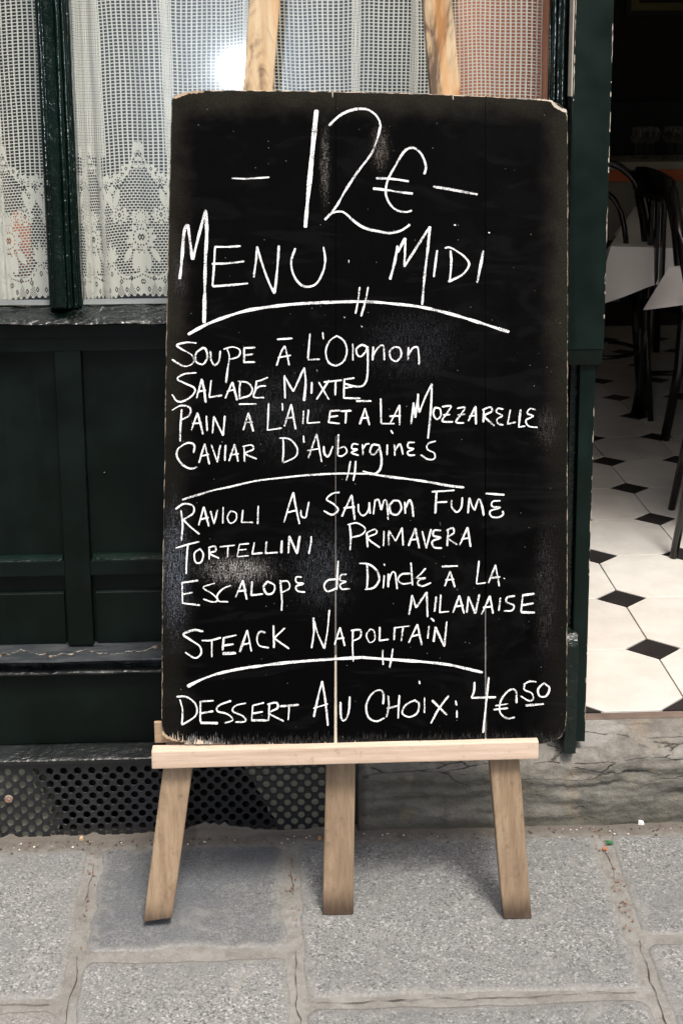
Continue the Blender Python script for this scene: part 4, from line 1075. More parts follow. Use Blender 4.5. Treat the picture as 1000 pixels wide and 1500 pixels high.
writing('CAVIAR D\'AUBERGINES in chalk', [
 (3, T, 's', 146, 612, 148, 572, 115, 563, 72, 590, 64, 625, 88, 665, 128, 688, 163, 680), (3, T, 'l', 172, 660, 200, 566), (3, T, 'l', 200, 566, 223, 667), (3, T, 'l', 178, 628, 222, 618), (3, T, 'l', 232, 572, 262, 656, 276, 573), (3, T, 'l', 302, 573, 298, 650),
 (3, T, 'l', 318, 652, 346, 568), (3, T, 'l', 346, 568, 363, 654), (3, T, 'l', 322, 622, 366, 615), (3, T, 'l', 392, 578, 394, 654), (3, T, 's', 384, 580, 428, 573, 436, 594, 398, 614, 453, 641),
 (3, T, 's', 582, 540, 584, 600, 580, 656), (3, T, 's', 562, 538, 615, 545, 650, 588, 642, 630, 582, 660), (3, 2.4, 'l', 681, 527, 684, 562), (3, T, 'l', 705, 637, 746, 518), (3, T+.3, 'l', 746, 518, 770, 656), (3, T, 'l', 698, 600, 762, 590),
 (3, T, 's', 780, 578, 784, 615, 803, 627, 825, 578), (3, T, 'l', 852, 520, 848, 622), (3, T, 's', 850, 592, 880, 582, 893, 605, 870, 626, 848, 624), (3, T, 's', 950, 570, 922, 568, 918, 590, 944, 594, 916, 610, 950, 623), (3, T, 'l', 968, 568, 972, 622), (3, T, 's', 970, 592, 985, 570, 1003, 566),
 (4, T, 's', 48, 574, 18, 572, 6, 605, 24, 620, 48, 592), (4, T, 's', 50, 570, 62, 640, 55, 690, 30, 712, 0, 708, -30, 700), (4, T, 'l', 90, 570, 88, 622), (4, 2.2, 'l', 107, 500, 118, 518), (4, T, 'l', 125, 570, 127, 626), (4, T, 's', 127, 600, 150, 568, 160, 590, 166, 620),
 (4, T, 's', 224, 560, 194, 562, 192, 585, 218, 591, 190, 606, 195, 622, 226, 622), (4, T, 's', 326, 554, 290, 566, 284, 592, 318, 612, 320, 638, 290, 643, 252, 620)])
writing('middle curved chalk rule with two short ticks', [
 (5, 2.8, 's', 90, 140, 160, 118, 250, 92, 330, 75, 450, 48, 580, 32, 700, 20, 850, 12, 1000, 13), (5, 3.6, 's', 1000, 13, 1100, 28, 1200, 40, 1300, 55, 1380, 70, 1465, 80), (3, T, 's', 910, 650, 902, 700, 890, 748), (3, T, 's', 936, 650, 932, 700, 924, 748)])
writing('RAVIOLI AU SAUMON FUME in chalk', [
 (5, T, 's', 84, 190, 92, 260, 86, 340), (5, T, 's', 58, 186, 98, 160, 142, 170, 144, 205, 95, 237), (5, T, 's', 95, 237, 130, 272, 174, 308), (5, 2.4, 'l', 170, 266, 196, 174), (5, 2.4, 'l', 196, 174, 220, 271), (5, 2.4, 'l', 178, 236, 220, 226), (5, 2.3, 'l', 228, 195, 246, 257, 262, 190), (5, 2.3, 'l', 290, 175, 288, 256),
 (5, 2.3, 's', 328, 193, 310, 225, 325, 254, 352, 238, 352, 205, 325, 194), (5, 2.5, 'l', 386, 190, 380, 250, 436, 250), (5, 2.5, 'l', 461, 170, 458, 259), (5, T, 's', 587, 250, 610, 170, 632, 103), (5, T+.2, 's', 632, 103, 645, 180, 662, 259), (5, T, 'l', 603, 202, 652, 190), (5, T, 's', 668, 190, 672, 220, 692, 226, 700, 190, 708, 150),
 (5, T, 's', 857, 104, 822, 110, 795, 138, 830, 162, 850, 190, 820, 213, 780, 194), (5, T, 'l', 868, 222, 917, 116), (5, T+.3, 'l', 917, 116, 931, 239), (5, T, 'l', 876, 180, 932, 175), (5, T, 's', 948, 160, 952, 200, 975, 217, 998, 190, 1002, 152), (5, T, 'l', 1002, 152, 1006, 208),
 (6, T, 'l', 30, 138, 22, 212), (6, T, 's', 28, 150, 46, 138, 58, 180, 60, 190), (6, T, 's', 60, 190, 72, 148, 86, 146, 94, 216), (6, 2.2, 'l', 92, 222, 94, 238), (6, T, 's', 122, 143, 102, 168, 108, 205, 138, 212, 158, 182, 148, 148, 116, 144), (6, T, 'l', 175, 150, 178, 208), (6, T, 's', 178, 180, 198, 142, 210, 165, 217, 223),
 (6, T+.4, 'l', 330, 100, 324, 207), (6, T+.2, 'l', 306, 101, 417, 94), (6, T, 'l', 328, 153, 382, 150), (6, T, 's', 404, 140, 404, 175, 428, 200, 450, 178, 456, 128), (6, T, 's', 483, 206, 486, 165, 490, 128), (6, T, 's', 490, 130, 505, 175, 515, 192), (6, T, 's', 515, 192, 535, 138, 550, 165, 560, 217),
 (6, T+.3, 'l', 568, 109, 661, 116), (6, T, 's', 642, 145, 605, 148, 600, 172, 640, 178, 592, 195, 596, 220, 630, 226, 654, 212, 652, 194)])
writing('TORTELLINI PRIMAVERA in chalk', [
 (5, T, 's', 58, 376, 120, 358, 174, 344), (5, T, 's', 118, 358, 112, 430, 110, 502), (5, 2.2, 's', 178, 378, 150, 402, 156, 445, 182, 444, 193, 405, 176, 378), (5, 2.2, 'l', 222, 370, 222, 433), (5, 2.2, 's', 217, 373, 250, 367, 252, 390, 224, 402, 270, 426), (5, 2.3, 'l', 274, 370, 347, 362), (5, 2.3, 'l', 313, 365, 312, 421),
 (5, 2.3, 'l', 416, 354, 370, 358, 358, 418, 416, 413), (5, 2.2, 'l', 361, 386, 404, 382), (5, T, 'l', 442, 348, 432, 405, 482, 399), (5, T, 'l', 501, 343, 497, 401, 556, 397), (5, T, 'l', 576, 338, 573, 401), (5, T, 'l', 608, 402, 612, 316), (5, T, 'l', 612, 316, 650, 404), (5, T, 'l', 650, 404, 663, 316), (5, T, 's', 720, 318, 716, 360, 707, 404),
 (5, T, 's', 906, 258, 912, 320, 908, 387), (5, T, 's', 896, 262, 942, 254, 982, 280, 965, 310, 912, 325), (5, T, 'l', 990, 300, 994, 372), (5, T, 's', 990, 300, 1030, 284, 1036, 304, 996, 328, 1053, 373),
 (6, T, 'l', 74, 292, 71, 367), (6, T, 's', 98, 364, 96, 320, 98, 290), (6, T, 'l', 98, 290, 130, 342), (6, T, 'l', 130, 342, 162, 277, 167, 363), (6, T, 'l', 193, 366, 226, 278), (6, T, 'l', 226, 278, 246, 377), (6, T, 'l', 200, 337, 242, 331), (6, T, 'l', 260, 293, 280, 377, 303, 283),
 (6, T, 's', 352, 290, 318, 290, 316, 316, 350, 325, 310, 343, 318, 372, 357, 376), (6, T, 'l', 386, 288, 382, 366), (6, T, 's', 378, 290, 408, 278, 414, 302, 386, 326, 430, 359), (6, T, 'l', 443, 362, 481, 273), (6, T, 'l', 481, 273, 496, 370), (6, T, 'l', 450, 332, 492, 326)])
writing('ESCALOPE DE DINDE A LA in chalk', [
 (5, T, 'l', 168, 534, 90, 545, 92, 645, 178, 655), (5, 2.6, 'l', 92, 602, 142, 592), (5, 2.3, 's', 250, 547, 193, 568, 235, 598, 264, 628, 240, 639, 193, 625), (5, 2.3, 's', 328, 558, 290, 574, 262, 605, 268, 634, 314, 638), (5, T, 'l', 350, 617, 386, 533), (5, T, 'l', 386, 533, 405, 627), (5, T, 'l', 358, 588, 404, 581),
 (5, T, 'l', 431, 538, 427, 606, 484, 600), (5, T, 's', 505, 538, 487, 568, 505, 600, 534, 592, 540, 558, 505, 538), (5, T, 's', 568, 532, 576, 620, 575, 682), (5, T, 's', 564, 540, 605, 538, 612, 572, 575, 594), (5, T, 's', 674, 517, 646, 518, 648, 543, 680, 550, 646, 562, 652, 585, 690, 591),
 (5, T, 'l', 850, 438, 843, 580), (5, T, 's', 840, 528, 800, 533, 782, 560, 798, 587, 842, 572), (5, T, 's', 892, 504, 864, 508, 860, 533, 888, 540, 860, 553, 868, 575, 907, 575),
 (5, T, 's', 990, 450, 994, 510, 991, 572), (5, T, 's', 952, 450, 1000, 455, 1040, 488, 1050, 530, 1025, 568, 980, 578), (6, T, 'l', 75, 508, 70, 572), (6, 2.4, 'l', 73, 452, 78, 462), (6, T, 'l', 95, 500, 94, 567), (6, T, 's', 95, 540, 112, 496, 128, 500, 138, 577),
 (6, T, 'l', 205, 447, 213, 558), (6, T, 's', 202, 500, 160, 504, 142, 530, 165, 550, 208, 545), (6, T, 's', 277, 474, 255, 500, 234, 522, 276, 522, 246, 532, 238, 550, 262, 561, 303, 545),
 (6, T, 'l', 355, 466, 434, 463), (6, T, 'l', 370, 562, 396, 488), (6, T, 'l', 396, 488, 419, 567), (6, T, 'l', 372, 532, 416, 528), (6, T, 'l', 537, 438, 524, 551, 570, 545), (6, T, 'l', 583, 547, 617, 458), (6, T, 'l', 617, 458, 636, 563), (6, T, 'l', 590, 522, 640, 516), (6, 2.4, 'l', 657, 522, 663, 526)])
writing('MILANAISE in chalk', [
 (6, T+.4, 's', 196, 702, 204, 655, 212, 605), (6, T, 'l', 212, 605, 230, 668), (6, T, 'l', 230, 668, 282, 590), (6, T+.3, 'l', 282, 590, 286, 712), (6, T, 'l', 329, 612, 320, 686), (6, T, 'l', 351, 603, 345, 690, 390, 685), (6, T, 'l', 410, 692, 441, 607), (6, T, 'l', 441, 607, 464, 696), (6, T, 'l', 416, 662, 462, 655),
 (6, T, 'l', 477, 692, 485, 612), (6, T+.3, 'l', 485, 612, 519, 697), (6, T, 'l', 519, 697, 538, 602), (6, T, 'l', 549, 700, 591, 609), (6, T+.2, 'l', 591, 609, 605, 696), (6, T, 'l', 556, 667, 602, 660), (6, T, 'l', 641, 618, 634, 682), (6, T, 's', 712, 609, 675, 617, 672, 640, 706, 655, 698, 680, 658, 683),
 (6, T+.5, 'l', 808, 599, 748, 606), (6, T, 'l', 750, 606, 742, 688), (6, T+.8, 'l', 742, 689, 810, 691), (6, T+.3, 'l', 745, 655, 803, 645), (6, 2.4, 'l', 303, 718, 318, 732)])
writing('STEACK NAPOLITAIN in chalk', [
 (7, T+.2, 's', 226, 116, 180, 110, 130, 130, 160, 155, 208, 188, 215, 225, 185, 246, 138, 218), (7, T, 's', 218, 160, 262, 160, 313, 146), (7, T, 'l', 268, 156, 268, 242), (7, T+.2, 'l', 388, 134, 326, 148, 320, 208), (7, 4.6, 'l', 320, 224, 386, 222), (7, T+.4, 'l', 320, 186, 374, 178),
 (7, T, 'l', 404, 217, 441, 110), (7, T+.2, 'l', 441, 110, 461, 214), (7, T+.2, 'l', 410, 182, 457, 172), (7, T, 's', 530, 122, 502, 118, 488, 150, 500, 185, 546, 196), (7, T, 'l', 568, 86, 571, 197), (7, T+.2, 'l', 624, 99, 570, 150), (7, T+.6, 'l', 572, 150, 645, 201),
 (7, T, 's', 754, 198, 765, 120, 763, 48), (7, T+.2, 's', 763, 48, 785, 130, 816, 200), (7, T, 's', 816, 200, 832, 110, 841, 10), (7, T, 'l', 866, 182, 893, 96), (7, T, 'l', 893, 96, 916, 187), (7, T+.3, 'l', 870, 152, 914, 148), (7, T, 's', 956, 106, 954, 180, 957, 264), (7, T, 's', 945, 112, 992, 110, 990, 145, 955, 162),
 (8, 2.2, 's', 38, 97, 20, 125, 34, 158, 58, 146, 55, 108, 35, 97), (8, T, 'l', 81, 88, 80, 151, 122, 145), (8, T, 'l', 149, 92, 146, 148), (8, T, 'l', 146, 93, 218, 84), (8, T, 'l', 188, 90, 179, 152), (8, T, 'l', 213, 160, 253, 76), (8, T+.4, 'l', 253, 76, 273, 172), (8, T, 'l', 224, 132, 268, 122),
 (8, T, 'l', 306, 84, 300, 142), (8, 2.2, 'l', 315, 47, 329, 64), (8, T, 'l', 327, 157, 335, 88), (8, T+.3, 'l', 335, 88, 376, 178), (8, T, 'l', 376, 178, 387, 63)])
writing('lower curved chalk rule with two short ticks', [
 (7, 4.4, 's', 148, 385, 220, 350, 300, 322, 400, 300, 500, 285, 620, 270, 760, 258, 880, 250, 1000, 243), (8, 4.2, 's', 0, 228, 100, 235, 200, 242, 300, 250, 400, 262, 480, 280, 552, 297), (8, 2.6, 's', 95, 193, 94, 225, 97, 262), (8, 2.8, 's', 141, 188, 135, 230, 125, 276)])
writing('DESSERT AU CHOIX 4 euro 50 in chalk', [
 (7, T, 's', 112, 448, 125, 500, 122, 572), (7, T, 's', 96, 435, 145, 436, 190, 475, 188, 528, 122, 573), (7, T, 'l', 277, 454, 212, 459, 212, 558), (7, T+.9, 'l', 212, 562, 297, 564), (7, T, 'l', 208, 517, 275, 505), (7, T, 's', 362, 454, 302, 478, 295, 505, 345, 520, 370, 548, 330, 564),
 (7, T, 's', 434, 466, 385, 478, 370, 505, 420, 530, 430, 555, 383, 559), (7, T, 'l', 522, 464, 468, 478, 462, 546), (7, T+.9, 'l', 460, 550, 542, 550), (7, T, 'l', 464, 517, 517, 508), (7, T, 'l', 548, 468, 545, 552), (7, T, 's', 538, 472, 582, 464, 588, 490, 550, 516, 618, 554), (7, T, 'l', 600, 482, 692, 474), (7, T, 'l', 646, 480, 640, 549),
 (7, T, 's', 765, 534, 785, 440, 806, 358), (7, T+.2, 's', 806, 358, 822, 460, 834, 577), (7, T, 'l', 763, 492, 834, 470), (7, T-.2, 's', 895, 460, 898, 533, 915, 551, 935, 508, 940, 433),
 (8, T+.2, 's', 96, 442, 98, 395, 80, 377, 45, 395, 20, 445, 28, 500, 65, 520, 103, 505), (8, T, 's', 119, 402, 122, 450, 112, 502), (8, T, 'l', 170, 400, 165, 507), (8, T, 'l', 113, 462, 167, 448), (8, T, 's', 245, 422, 200, 445, 184, 482, 215, 500, 252, 482, 260, 440, 240, 424),
 (8, T-.2, 'l', 286, 410, 285, 482), (8, 2.4, 'l', 261, 335, 265, 350), (8, T+.2, 'l', 320, 424, 388, 491), (8, T, 's', 396, 403, 350, 465, 314, 530), (8, T, 'l', 428, 425, 432, 448), (8, T, 'l', 433, 470, 434, 504),
 (8, T, 's', 514, 340, 512, 380, 500, 412), (8, T+.3, 'l', 500, 413, 612, 410), (8, T+.4, 's', 579, 318, 566, 450, 553, 573), (8, T, 's', 706, 437, 704, 385, 682, 374, 650, 400, 630, 440, 632, 482, 662, 506, 698, 502), (8, T, 'l', 609, 449, 667, 440), (8, T, 'l', 601, 467, 667, 460),
 (8, T+.2, 's', 797, 339, 765, 338, 738, 352), (8, T, 's', 744, 352, 742, 375, 776, 392, 782, 418, 762, 426, 724, 404), (8, T+.2, 's', 833, 344, 805, 372, 812, 405, 842, 404, 856, 368, 830, 344), (8, T+1, 'l', 747, 448, 831, 441)])

# ------------------------------------------------------------------ RESTAURANT INTERIOR
ZF = .165
room = []
def room_mat(name, c, r=.8, sc=6):
    m = Mat(name); n = m.noise(m.coord(), sc, 4, .6); m(Base_Color=m.mix(n, tuple(v*.7 for v in c), tuple(v*1.2 for v in c)), Roughness=r); return m.m
M_terra = room_mat('terracotta_plaster', (.66, .235, .10), .85)
M_dark = room_mat('dark_brown_wall', (.020, .012, .007), .7)
YB = 5.6
M_cream = room_mat('cream_plaster', (.62, .57, .47))
sub = tag(link('interior_floor', box(-1.6, 3.2, .121, YB, .05, ZF-.006, 0), room_mat('floor_grout', (.10, .09, .075), .9, 30)), kind='structure')
tag(link('interior_back_wall', box(-1.7, 3.3, YB+.001, YB+.1, 0, 2.9, 0), M_dark), kind='structure')
tag(link('interior_left_wall', box(-1.8, -1.6, .13, YB, 0, 2.9, 0), M_cream), kind='structure')
tag(link('interior_right_wall', box(3.2, 3.3, .13, YB, 0, 2.9, 0), M_cream), kind='structure')
tag(link('interior_ceiling', box(-1.8, 3.3, .13, YB+.1, 2.9, 3.0, 0), room_mat('ceiling_plaster', (.62, .58, .50))), kind='structure')
# low partition of dark boards behind the window and a terracotta pier beside the door
tx0 = at(648, 60, 1, .55).x
tag(link('terracotta_pier', box(tx0, px1-.012, .30, .62, ZF, 2.9, .002), M_terra), 'orange terracotta plaster pier seen through the right end of the net curtain', 'pier')
tag(link('terracotta_return', box(wx0+.002, px1-.013, .156, .2995, ZF, 2.9, .001), M_terra), 'narrow orange plaster strip at the right edge of the net curtain', 'wall')
tag(link('window_back', box(-1.55, tx0-.01, .125, .40, ZF, Zp(200, 475, .125), .003), M_dark), 'dark wooden shelf box inside the window behind the panelled base', 'window box')
# facade above and its upper wall
tag(link('lintel', box(px0, 2.75, .02, .25, 2.60, 2.9, .003), M_panel), kind='structure')
tag(link('shopfront_fascia', box(-1.8, px0-.001, .02, .25, 2.38, 2.9, .003), M_panel), kind='structure')
tag(link('upper_wall', box(-6, 6, .03, .35, 2.901, 9, 0), room_mat('limestone', (.42, .38, .31))), kind='structure')
tag(link('wall_right', box(2.65, 6, .0, .35, 0, 2.9, 0), room_mat('limestone', (.42, .38, .31))), kind='structure')
tag(link('wall_left', box(-6, XL-.001, .0, .35, 0, 2.9, 0), room_mat('limestone', (.42, .38, .31))), kind='structure')

# threshold bar
link('threshold_bar', box(pxl+.002, 2.64, .118, .142, .150, ZF-.0005, .003, .001, .05), paint('worn_threshold', (.10, .075, .06), .7, (20, 60, 60), .5)).name = 'threshold_bar'
tag(bpy.data.objects['threshold_bar'], 'thin worn brown threshold strip between the doorstep and the tiled floor', 'threshold')

# octagonal tiles with small black squares
CXT, DXT, CYT, DYT = .800, .2445, .145, .2985
def tile_mat(name, a, b):
    m = Mat(name); p = m.coord(); o = m.n.new('ShaderNodeObjectInfo')
    n = m.noise(p, 14, 5, .6); n2 = m.noise(p, 90, 4, .6)
    c = m.mix(m.rng(n, .3, .7), a, b); c = m.mix(m.rng(n2, .6, .8, 0, .25), c, tuple(v*.6 for v in a))
    hs = m.n.new('ShaderNodeHueSaturation'); m.l.new(c, hs.inputs['Color']); m.l.new(m.rng(o.outputs['Random'], 0, 1, .9, 1.08), hs.inputs['Value'])
    m(Base_Color=hs.outputs[0], Roughness=.42); m.bump(n2, .08, .001); return m.m
M_tile = tile_mat('cream_floor_tile', (.55, .54, .50), (.63, .62, .58)); M_inset = tile_mat('black_inset_tile', (.014, .013, .013), (.025, .022, .022))
floor_par = sub
hx_, hy_ = .062, .056       # half diagonals of the black square
def prism(pts, z0, z1, bev, mat, name, par, jx=0):
    bm = bmesh.new(); c = Vector((sum(p[0] for p in pts)/len(pts), sum(p[1] for p in pts)/len(pts), 0))
    def r(k, z): return [bm.verts.new((p[0]+(c.x-p[0])*k, p[1]+(c.y-p[1])*k, z)) for p in pts]
    R0, R1, R2 = r(0, z0), r(0, z1-bev), r(bev*9, z1); N = len(pts)
    for A, B in ((R0, R1), (R1, R2)):
        for i in range(N): bm.faces.new((A[i], A[(i+1) % N], B[(i+1) % N], B[i]))
    bm.faces.new(R2); return link(name, fin(bm), mat, par)
g = .0016
tiles = []
for i in range(-1, 8):
    for j in range(-1, 15):
        x = CXT+DXT*i; y = CYT+DYT*j
        # white tile spans from (x,y) to (x+DX, y+DY)
        x0, x1, y0, y1 = x+g, x+DXT-g, y+g, y+DYT-g
        o = [(x0+hx_, y0), (x1-hx_, y0), (x1, y0+hy_), (x1, y1-hy_), (x1-hx_, y1), (x0+hx_, y1), (x0, y1-hy_), (x0, y0+hy_)]
        if y1 < .16: continue
        ycut = .1432
        if y0 < ycut:
            q = [(a, max(b, ycut)) for a, b in o]; o = [q[k] for k in range(8) if q[k] != q[k-1]]
            o2 = []
            for p_ in o:
                if p_ not in o2: o2.append(p_)
            o = o2
        if x > px1-.35 and x < 3.0:
            prism(o, ZF-.006, ZF+.0006*random.random(), .0008, M_tile, 'floor_tile', sub)
            d = [(x-hx_+g*2, y), (x, y-hy_+g*2), (x+hx_-g*2, y), (x, y+hy_-g*2)]
            if j >= 1: prism(d, ZF-.006, ZF-.0003, .0008, M_inset, 'inset_tile', sub)
            elif j == 0:
                d = [(x-hx_+g*2, y+.0015), (x+hx_-g*2, y+.0015), (x, y+hy_-g*2)]; prism(d, ZF-.006, ZF-.0003, .0008, M_inset, 'inset_tile', sub)

M_black = Mat('black_lacquered_wood')
_n = M_black.noise(M_black.coord(), 60, 3, .6); M_black(Base_Color=M_black.mix(M_black.rng(_n, .55, .75), (.003, .0028, .0026), (.02, .013, .008)), Roughness=.24); M_black = M_black.m
def fl_pt(x, y): return at(x, y, 2, ZF)
def bent_chair(loc, rz, label):
    t = thing('bentwood_chair', loc, label, 'chair', rotz=rz)
    L = lambda nm, me: link(nm, me, M_black, t, world_space=False)
    # back hoop with inner hoop, local: seat faces +y, back at -y
    def hoop(w, h0, h1, r, lean=.10):
        P = []
        for k in range(25):
            a = math.pi*k/24; z = h0+(h1-h0)*(math.sin(a)**.55 if math.sin(a) > 0 else 0); P.append((w*math.cos(a), -.19-lean*(z-.45)/.5, z))
        return tube(P, r, 8)
    L('back_hoop', hoop(.195, .42, .97, .0135)); L('inner_hoop', hoop(.105, .44, .86, .010))
    bm = bmesh.new(); bmesh.ops.create_cone(bm, cap_ends=True, segments=28, radius1=.205, radius2=.205, depth=.03, matrix=Matrix.Translation((0, 0, .455)))
    bmesh.ops.bevel(bm, geom=bm.edges[:], offset=.004, segments=2, affect='EDGES'); L('seat', fin(bm, False))
    for sx in (-1, 1):
        L('leg', tube([(sx*.185, -.19, .44), (sx*.19, -.22, .25), (sx*.21, -.26, 0)], [.0135, .0125, .011]))
        L('leg', tube([(sx*.15, .14, .45), (sx*.165, .17, .22), (sx*.185, .20, 0)], [.016, .013, .010]))
    P = [(.165*math.cos(a), .165*math.sin(a)-.01, .22) for a in np.linspace(0, 2*math.pi, 25)]; L('leg_ring', tube(P, .008))
    return t
def slat_chair(loc, rz, label):
    t = thing('slat_back_chair', loc, label, 'chair', rotz=rz)
    L = lambda nm, me: link(nm, me, M_black, t, world_space=False)
    for sx in (-1, 1):
        L('back_post', tube([(sx*.185, -.24, 0), (sx*.185, -.20, .25), (sx*.185, -.19, .45), (sx*.19, -.23, .75), (sx*.195, -.27, .93)], [.017, .018, .019, .018, .018]))
        L('leg', tube([(sx*.17, .18, .44), (sx*.17, .185, 0)], [.018, .015]))
    bm = bmesh.new(); P = []
    for k in range(13):
        a = -1+2*k/12; P.append((a*.205, -.255-.035*(1-a*a), .90-.012*a*a))
    r1 = [bm.verts.new((p[0], p[1]-.010, p[2]-.05)) for p in P]; r2 = [bm.verts.new((p[0], p[1]-.010, p[2]+.055-.02*abs(-1+2*k/12)**3)) for k, p in enumerate(P)]
    r3 = [bm.verts.new((p[0], p[1]+.012, p[2]+.055-.02*abs(-1+2*k/12)**3)) for k, p in enumerate(P)]; r4 = [bm.verts.new((p[0], p[1]+.012, p[2]-.05)) for p in P]
    RR = [r1, r2, r3, r4]
    for a, b in zip(RR, RR[1:]+RR[:1]):
        for k in range(12): bm.faces.new((a[k], a[k+1], b[k+1], b[k]))
    bm.faces.new([q[0] for q in RR]); bm.faces.new([q[-1] for q in RR]); L('top_rail', fin(bm, True))
    for x in (-.075, 0.0, .075): L('back_slat', box(x-.016, x+.016, -.245, -.232, .47, .86, .003))
    L('seat', box(-.21, .21, -.20, .22, .435, .465, .008)); L('stretcher', tube([(-.17, .185, .2), (.17, .185, .2)], .010)); L('stretcher', tube([(.17, .185, .16), (.185, -.21, .16)], .010)); L('stretcher', tube([(-.17, .185, .16), (-.185, -.21, .16)], .010))
    return t
bent_chair((*(fl_pt(868, 590).xy), ZF), R(-12), 'black bentwood chair with hooped back half hidden by the door post')
slat_chair((*(fl_pt(985, 628).xy+Vector((.16, .04))), ZF), R(-88), 'black slatted chair with broad curved top rail beside the white tablecloth')
near = fl_pt(985, 818)
bent_chair((near.x+.306, near.y+.137, ZF), R(-105), 'black bentwood chair nearest the doorway at the right edge of the photo')

def cloth_table(corner_px, ztop, lx, ly, ang, drop, point, label_t, label_c):
    """rectangular table; the cloth hangs lower in a point at the corner named by corner_px"""
    c0 = at(corner_px[0], corner_px[1], 2, ztop)
    ax = Vector((math.cos(ang), math.sin(ang), 0)); ay = Vector((-math.sin(ang), math.cos(ang), 0))
    ctr = c0+ax*lx/2+ay*ly/2; hx, hy = lx/2, ly/2
    t = thing('dining_table', (ctr.x, ctr.y, ZF), label_t, 'table', rotz=ang)
    link('table_top', box(-hx+.01, hx-.01, -hy+.01, hy-.01, ztop-ZF-.034, ztop-ZF-.004, .004), M_black, t, False)
    for sx in (-1, 1):
        for sy in (-1, 1): link('leg', tube([(sx*(hx-.12), sy*(hy-.12), 0), (sx*(hx-.12), sy*(hy-.12), ztop-ZF-.034)], .016), M_black, t, False)
    bm = bmesh.new(); n = 44; m = 12; top = {}
    per = []
    for i in range(n): per.append((-hx+lx*i/n, -hy))
    for i in range(n): per.append((hx, -hy+ly*i/n))
    for i in range(n): per.append((hx-lx*i/n, hy))
    for i in range(n): per.append((-hx, hy-ly*i/n))
    N = len(per); rings = []
    for k in range(m+1):
        rr = []
        for i, (x, y) in enumerate(per):
            dc = math.hypot(x+hx, y+hy); dn = drop+point*math.exp(-(dc/.13)**1.2)
            ph = math.sin(i*.55)*.5+math.sin(i*.23+1)*.5
            o = (.006+.036*(k/m)*(1+ph)); nx_ = (x/hx)**7; ny_ = (y/hy)**7
            rr.append(bm.verts.new((x*1.003+nx_*o, y*1.003+ny_*o, ztop-ZF+.001-dn*k/m)))
        rings.append(rr)
    for a, b in zip(rings, rings[1:]):
        for i in range(N): bm.faces.new((a[i], a[(i+1) % N], b[(i+1) % N], b[i]))
    bm.faces.new(rings[0])
    me = fin(bm, True); me.set_sharp_from_angle(angle=R(50)); me.transform(Matrix.Translation((ctr.x, ctr.y, ZF)) @ Matrix.Rotation(ang, 4, 'Z'))
    tag(link('tablecloth', me, M_cloth), label_c, 'tablecloth')
_c = Mat('white_linen'); _n = _c.noise(_c.coord(), 500, 2, .5); _c(Base_Color=C3(.88, .86, .81), Roughness=.9); _c.bump(_n, .2, .0005); M_cloth = _c.m
_a, _b = at(890, 360, 2, .83), at(935, 287, 2, .83)
cloth_table((897, 361), .83, .75, 1.5, math.atan2(_b.y-_a.y, _b.x-_a.x)-math.pi/2, .10, .115, 'square dining table behind the slatted chair in the dim room', 'white linen tablecloth hanging in a point behind the slatted chair')
cloth_table((984, 392), .88, .70, .7, R(-52), .06, .07, 'square dining table at the right edge behind the nearest chair', 'white linen tablecloth cut off by the right edge of the photo')

# bar counter with wine glasses
YBAR = 4.35
zc_top = at(920, 237, 1, YBAR).z
counter = thing('bar_counter', (2.0, YBAR, ZF), 'dim bar counter with an orange edge at the back of the restaurant', 'bar counter')
link('counter_front', box(.6, 3.19, YBAR+.02, YBAR+.5, ZF, zc_top-.10, 0), M_dark, counter)
link('upper_panel', box(.6, 3.19, YBAR+.008, YBAR+.0199, at(920, 352, 1, YBAR).z, zc_top-.101, 0), room_mat('grey_green_band', (.24, .23, .18)), counter)  # paler band over the upper part of the counter front
link('orange_edge', box(.6, 3.19, YBAR-.004, YBAR+.5, zc_top-.0995, zc_top-.04, .003), room_mat('orange_laminate', (.62, .16, .06)), counter)
link('counter_top', box(.6, 3.19, YBAR-.02, YBAR+.52, zc_top-.0395, zc_top, .004), room_mat('counter_stone', (.34, .33, .24), .4), counter)
def glass_clear():
    m = Mat('clear_glass'); m.n.remove(m.b); out = m.n['Material Output']
    tr = m.n.new('ShaderNodeBsdfTransparent'); tr.inputs[0].default_value = (.86, .87, .86, 1)
    gl = m.n.new('ShaderNodeBsdfGlossy'); gl.inputs['Roughness'].default_value = .05
    lw = m.n.new('ShaderNodeLayerWeight'); lw.inputs[0].default_value = .45
    mx = m.n.new('ShaderNodeMixShader'); m.l.new(lw.outputs['Facing'], mx.inputs[0]); m.l.new(tr.outputs[0], mx.inputs[1]); m.l.new(gl.outputs[0], mx.inputs[2]); m.l.new(mx.outputs[0], out.inputs[0]); return m.m
M_cg = glass_clear()
def wine_mesh():
    pr = [(.0, .002), (.034, .002), (.033, .005), (.006, .009), (.0042, .02), (.0042, .078), (.008, .084), (.026, .098), (.036, .118), (.037, .135), (.031, .165), (.0295, .165), (.035, .135), (.034, .118), (.024, .10), (.004, .088)]
    bm = bmesh.new(); K = 14; rings = [[bm.verts.new((r*math.cos(2*math.pi*k/K), r*math.sin(2*math.pi*k/K), z)) for k in range(K)] for r, z in pr[1:]]
    for a, b in zip(rings, rings[1:]):
        for k in range(K): bm.faces.new((a[k], a[(k+1) % K], b[(k+1) % K], b[k]))
    return fin(bm, True)
wm = wine_mesh(); wm.materials.append(M_cg)
rg = random.Random(11); spots = []
for px in (930, 938, 946, 955, 977, 984, 991, 998, 1006, 1014): spots.append((px, rg.choice((.08, .14, .2))))
for px in (934, 950, 981, 994, 1010): spots.append((px, .28))
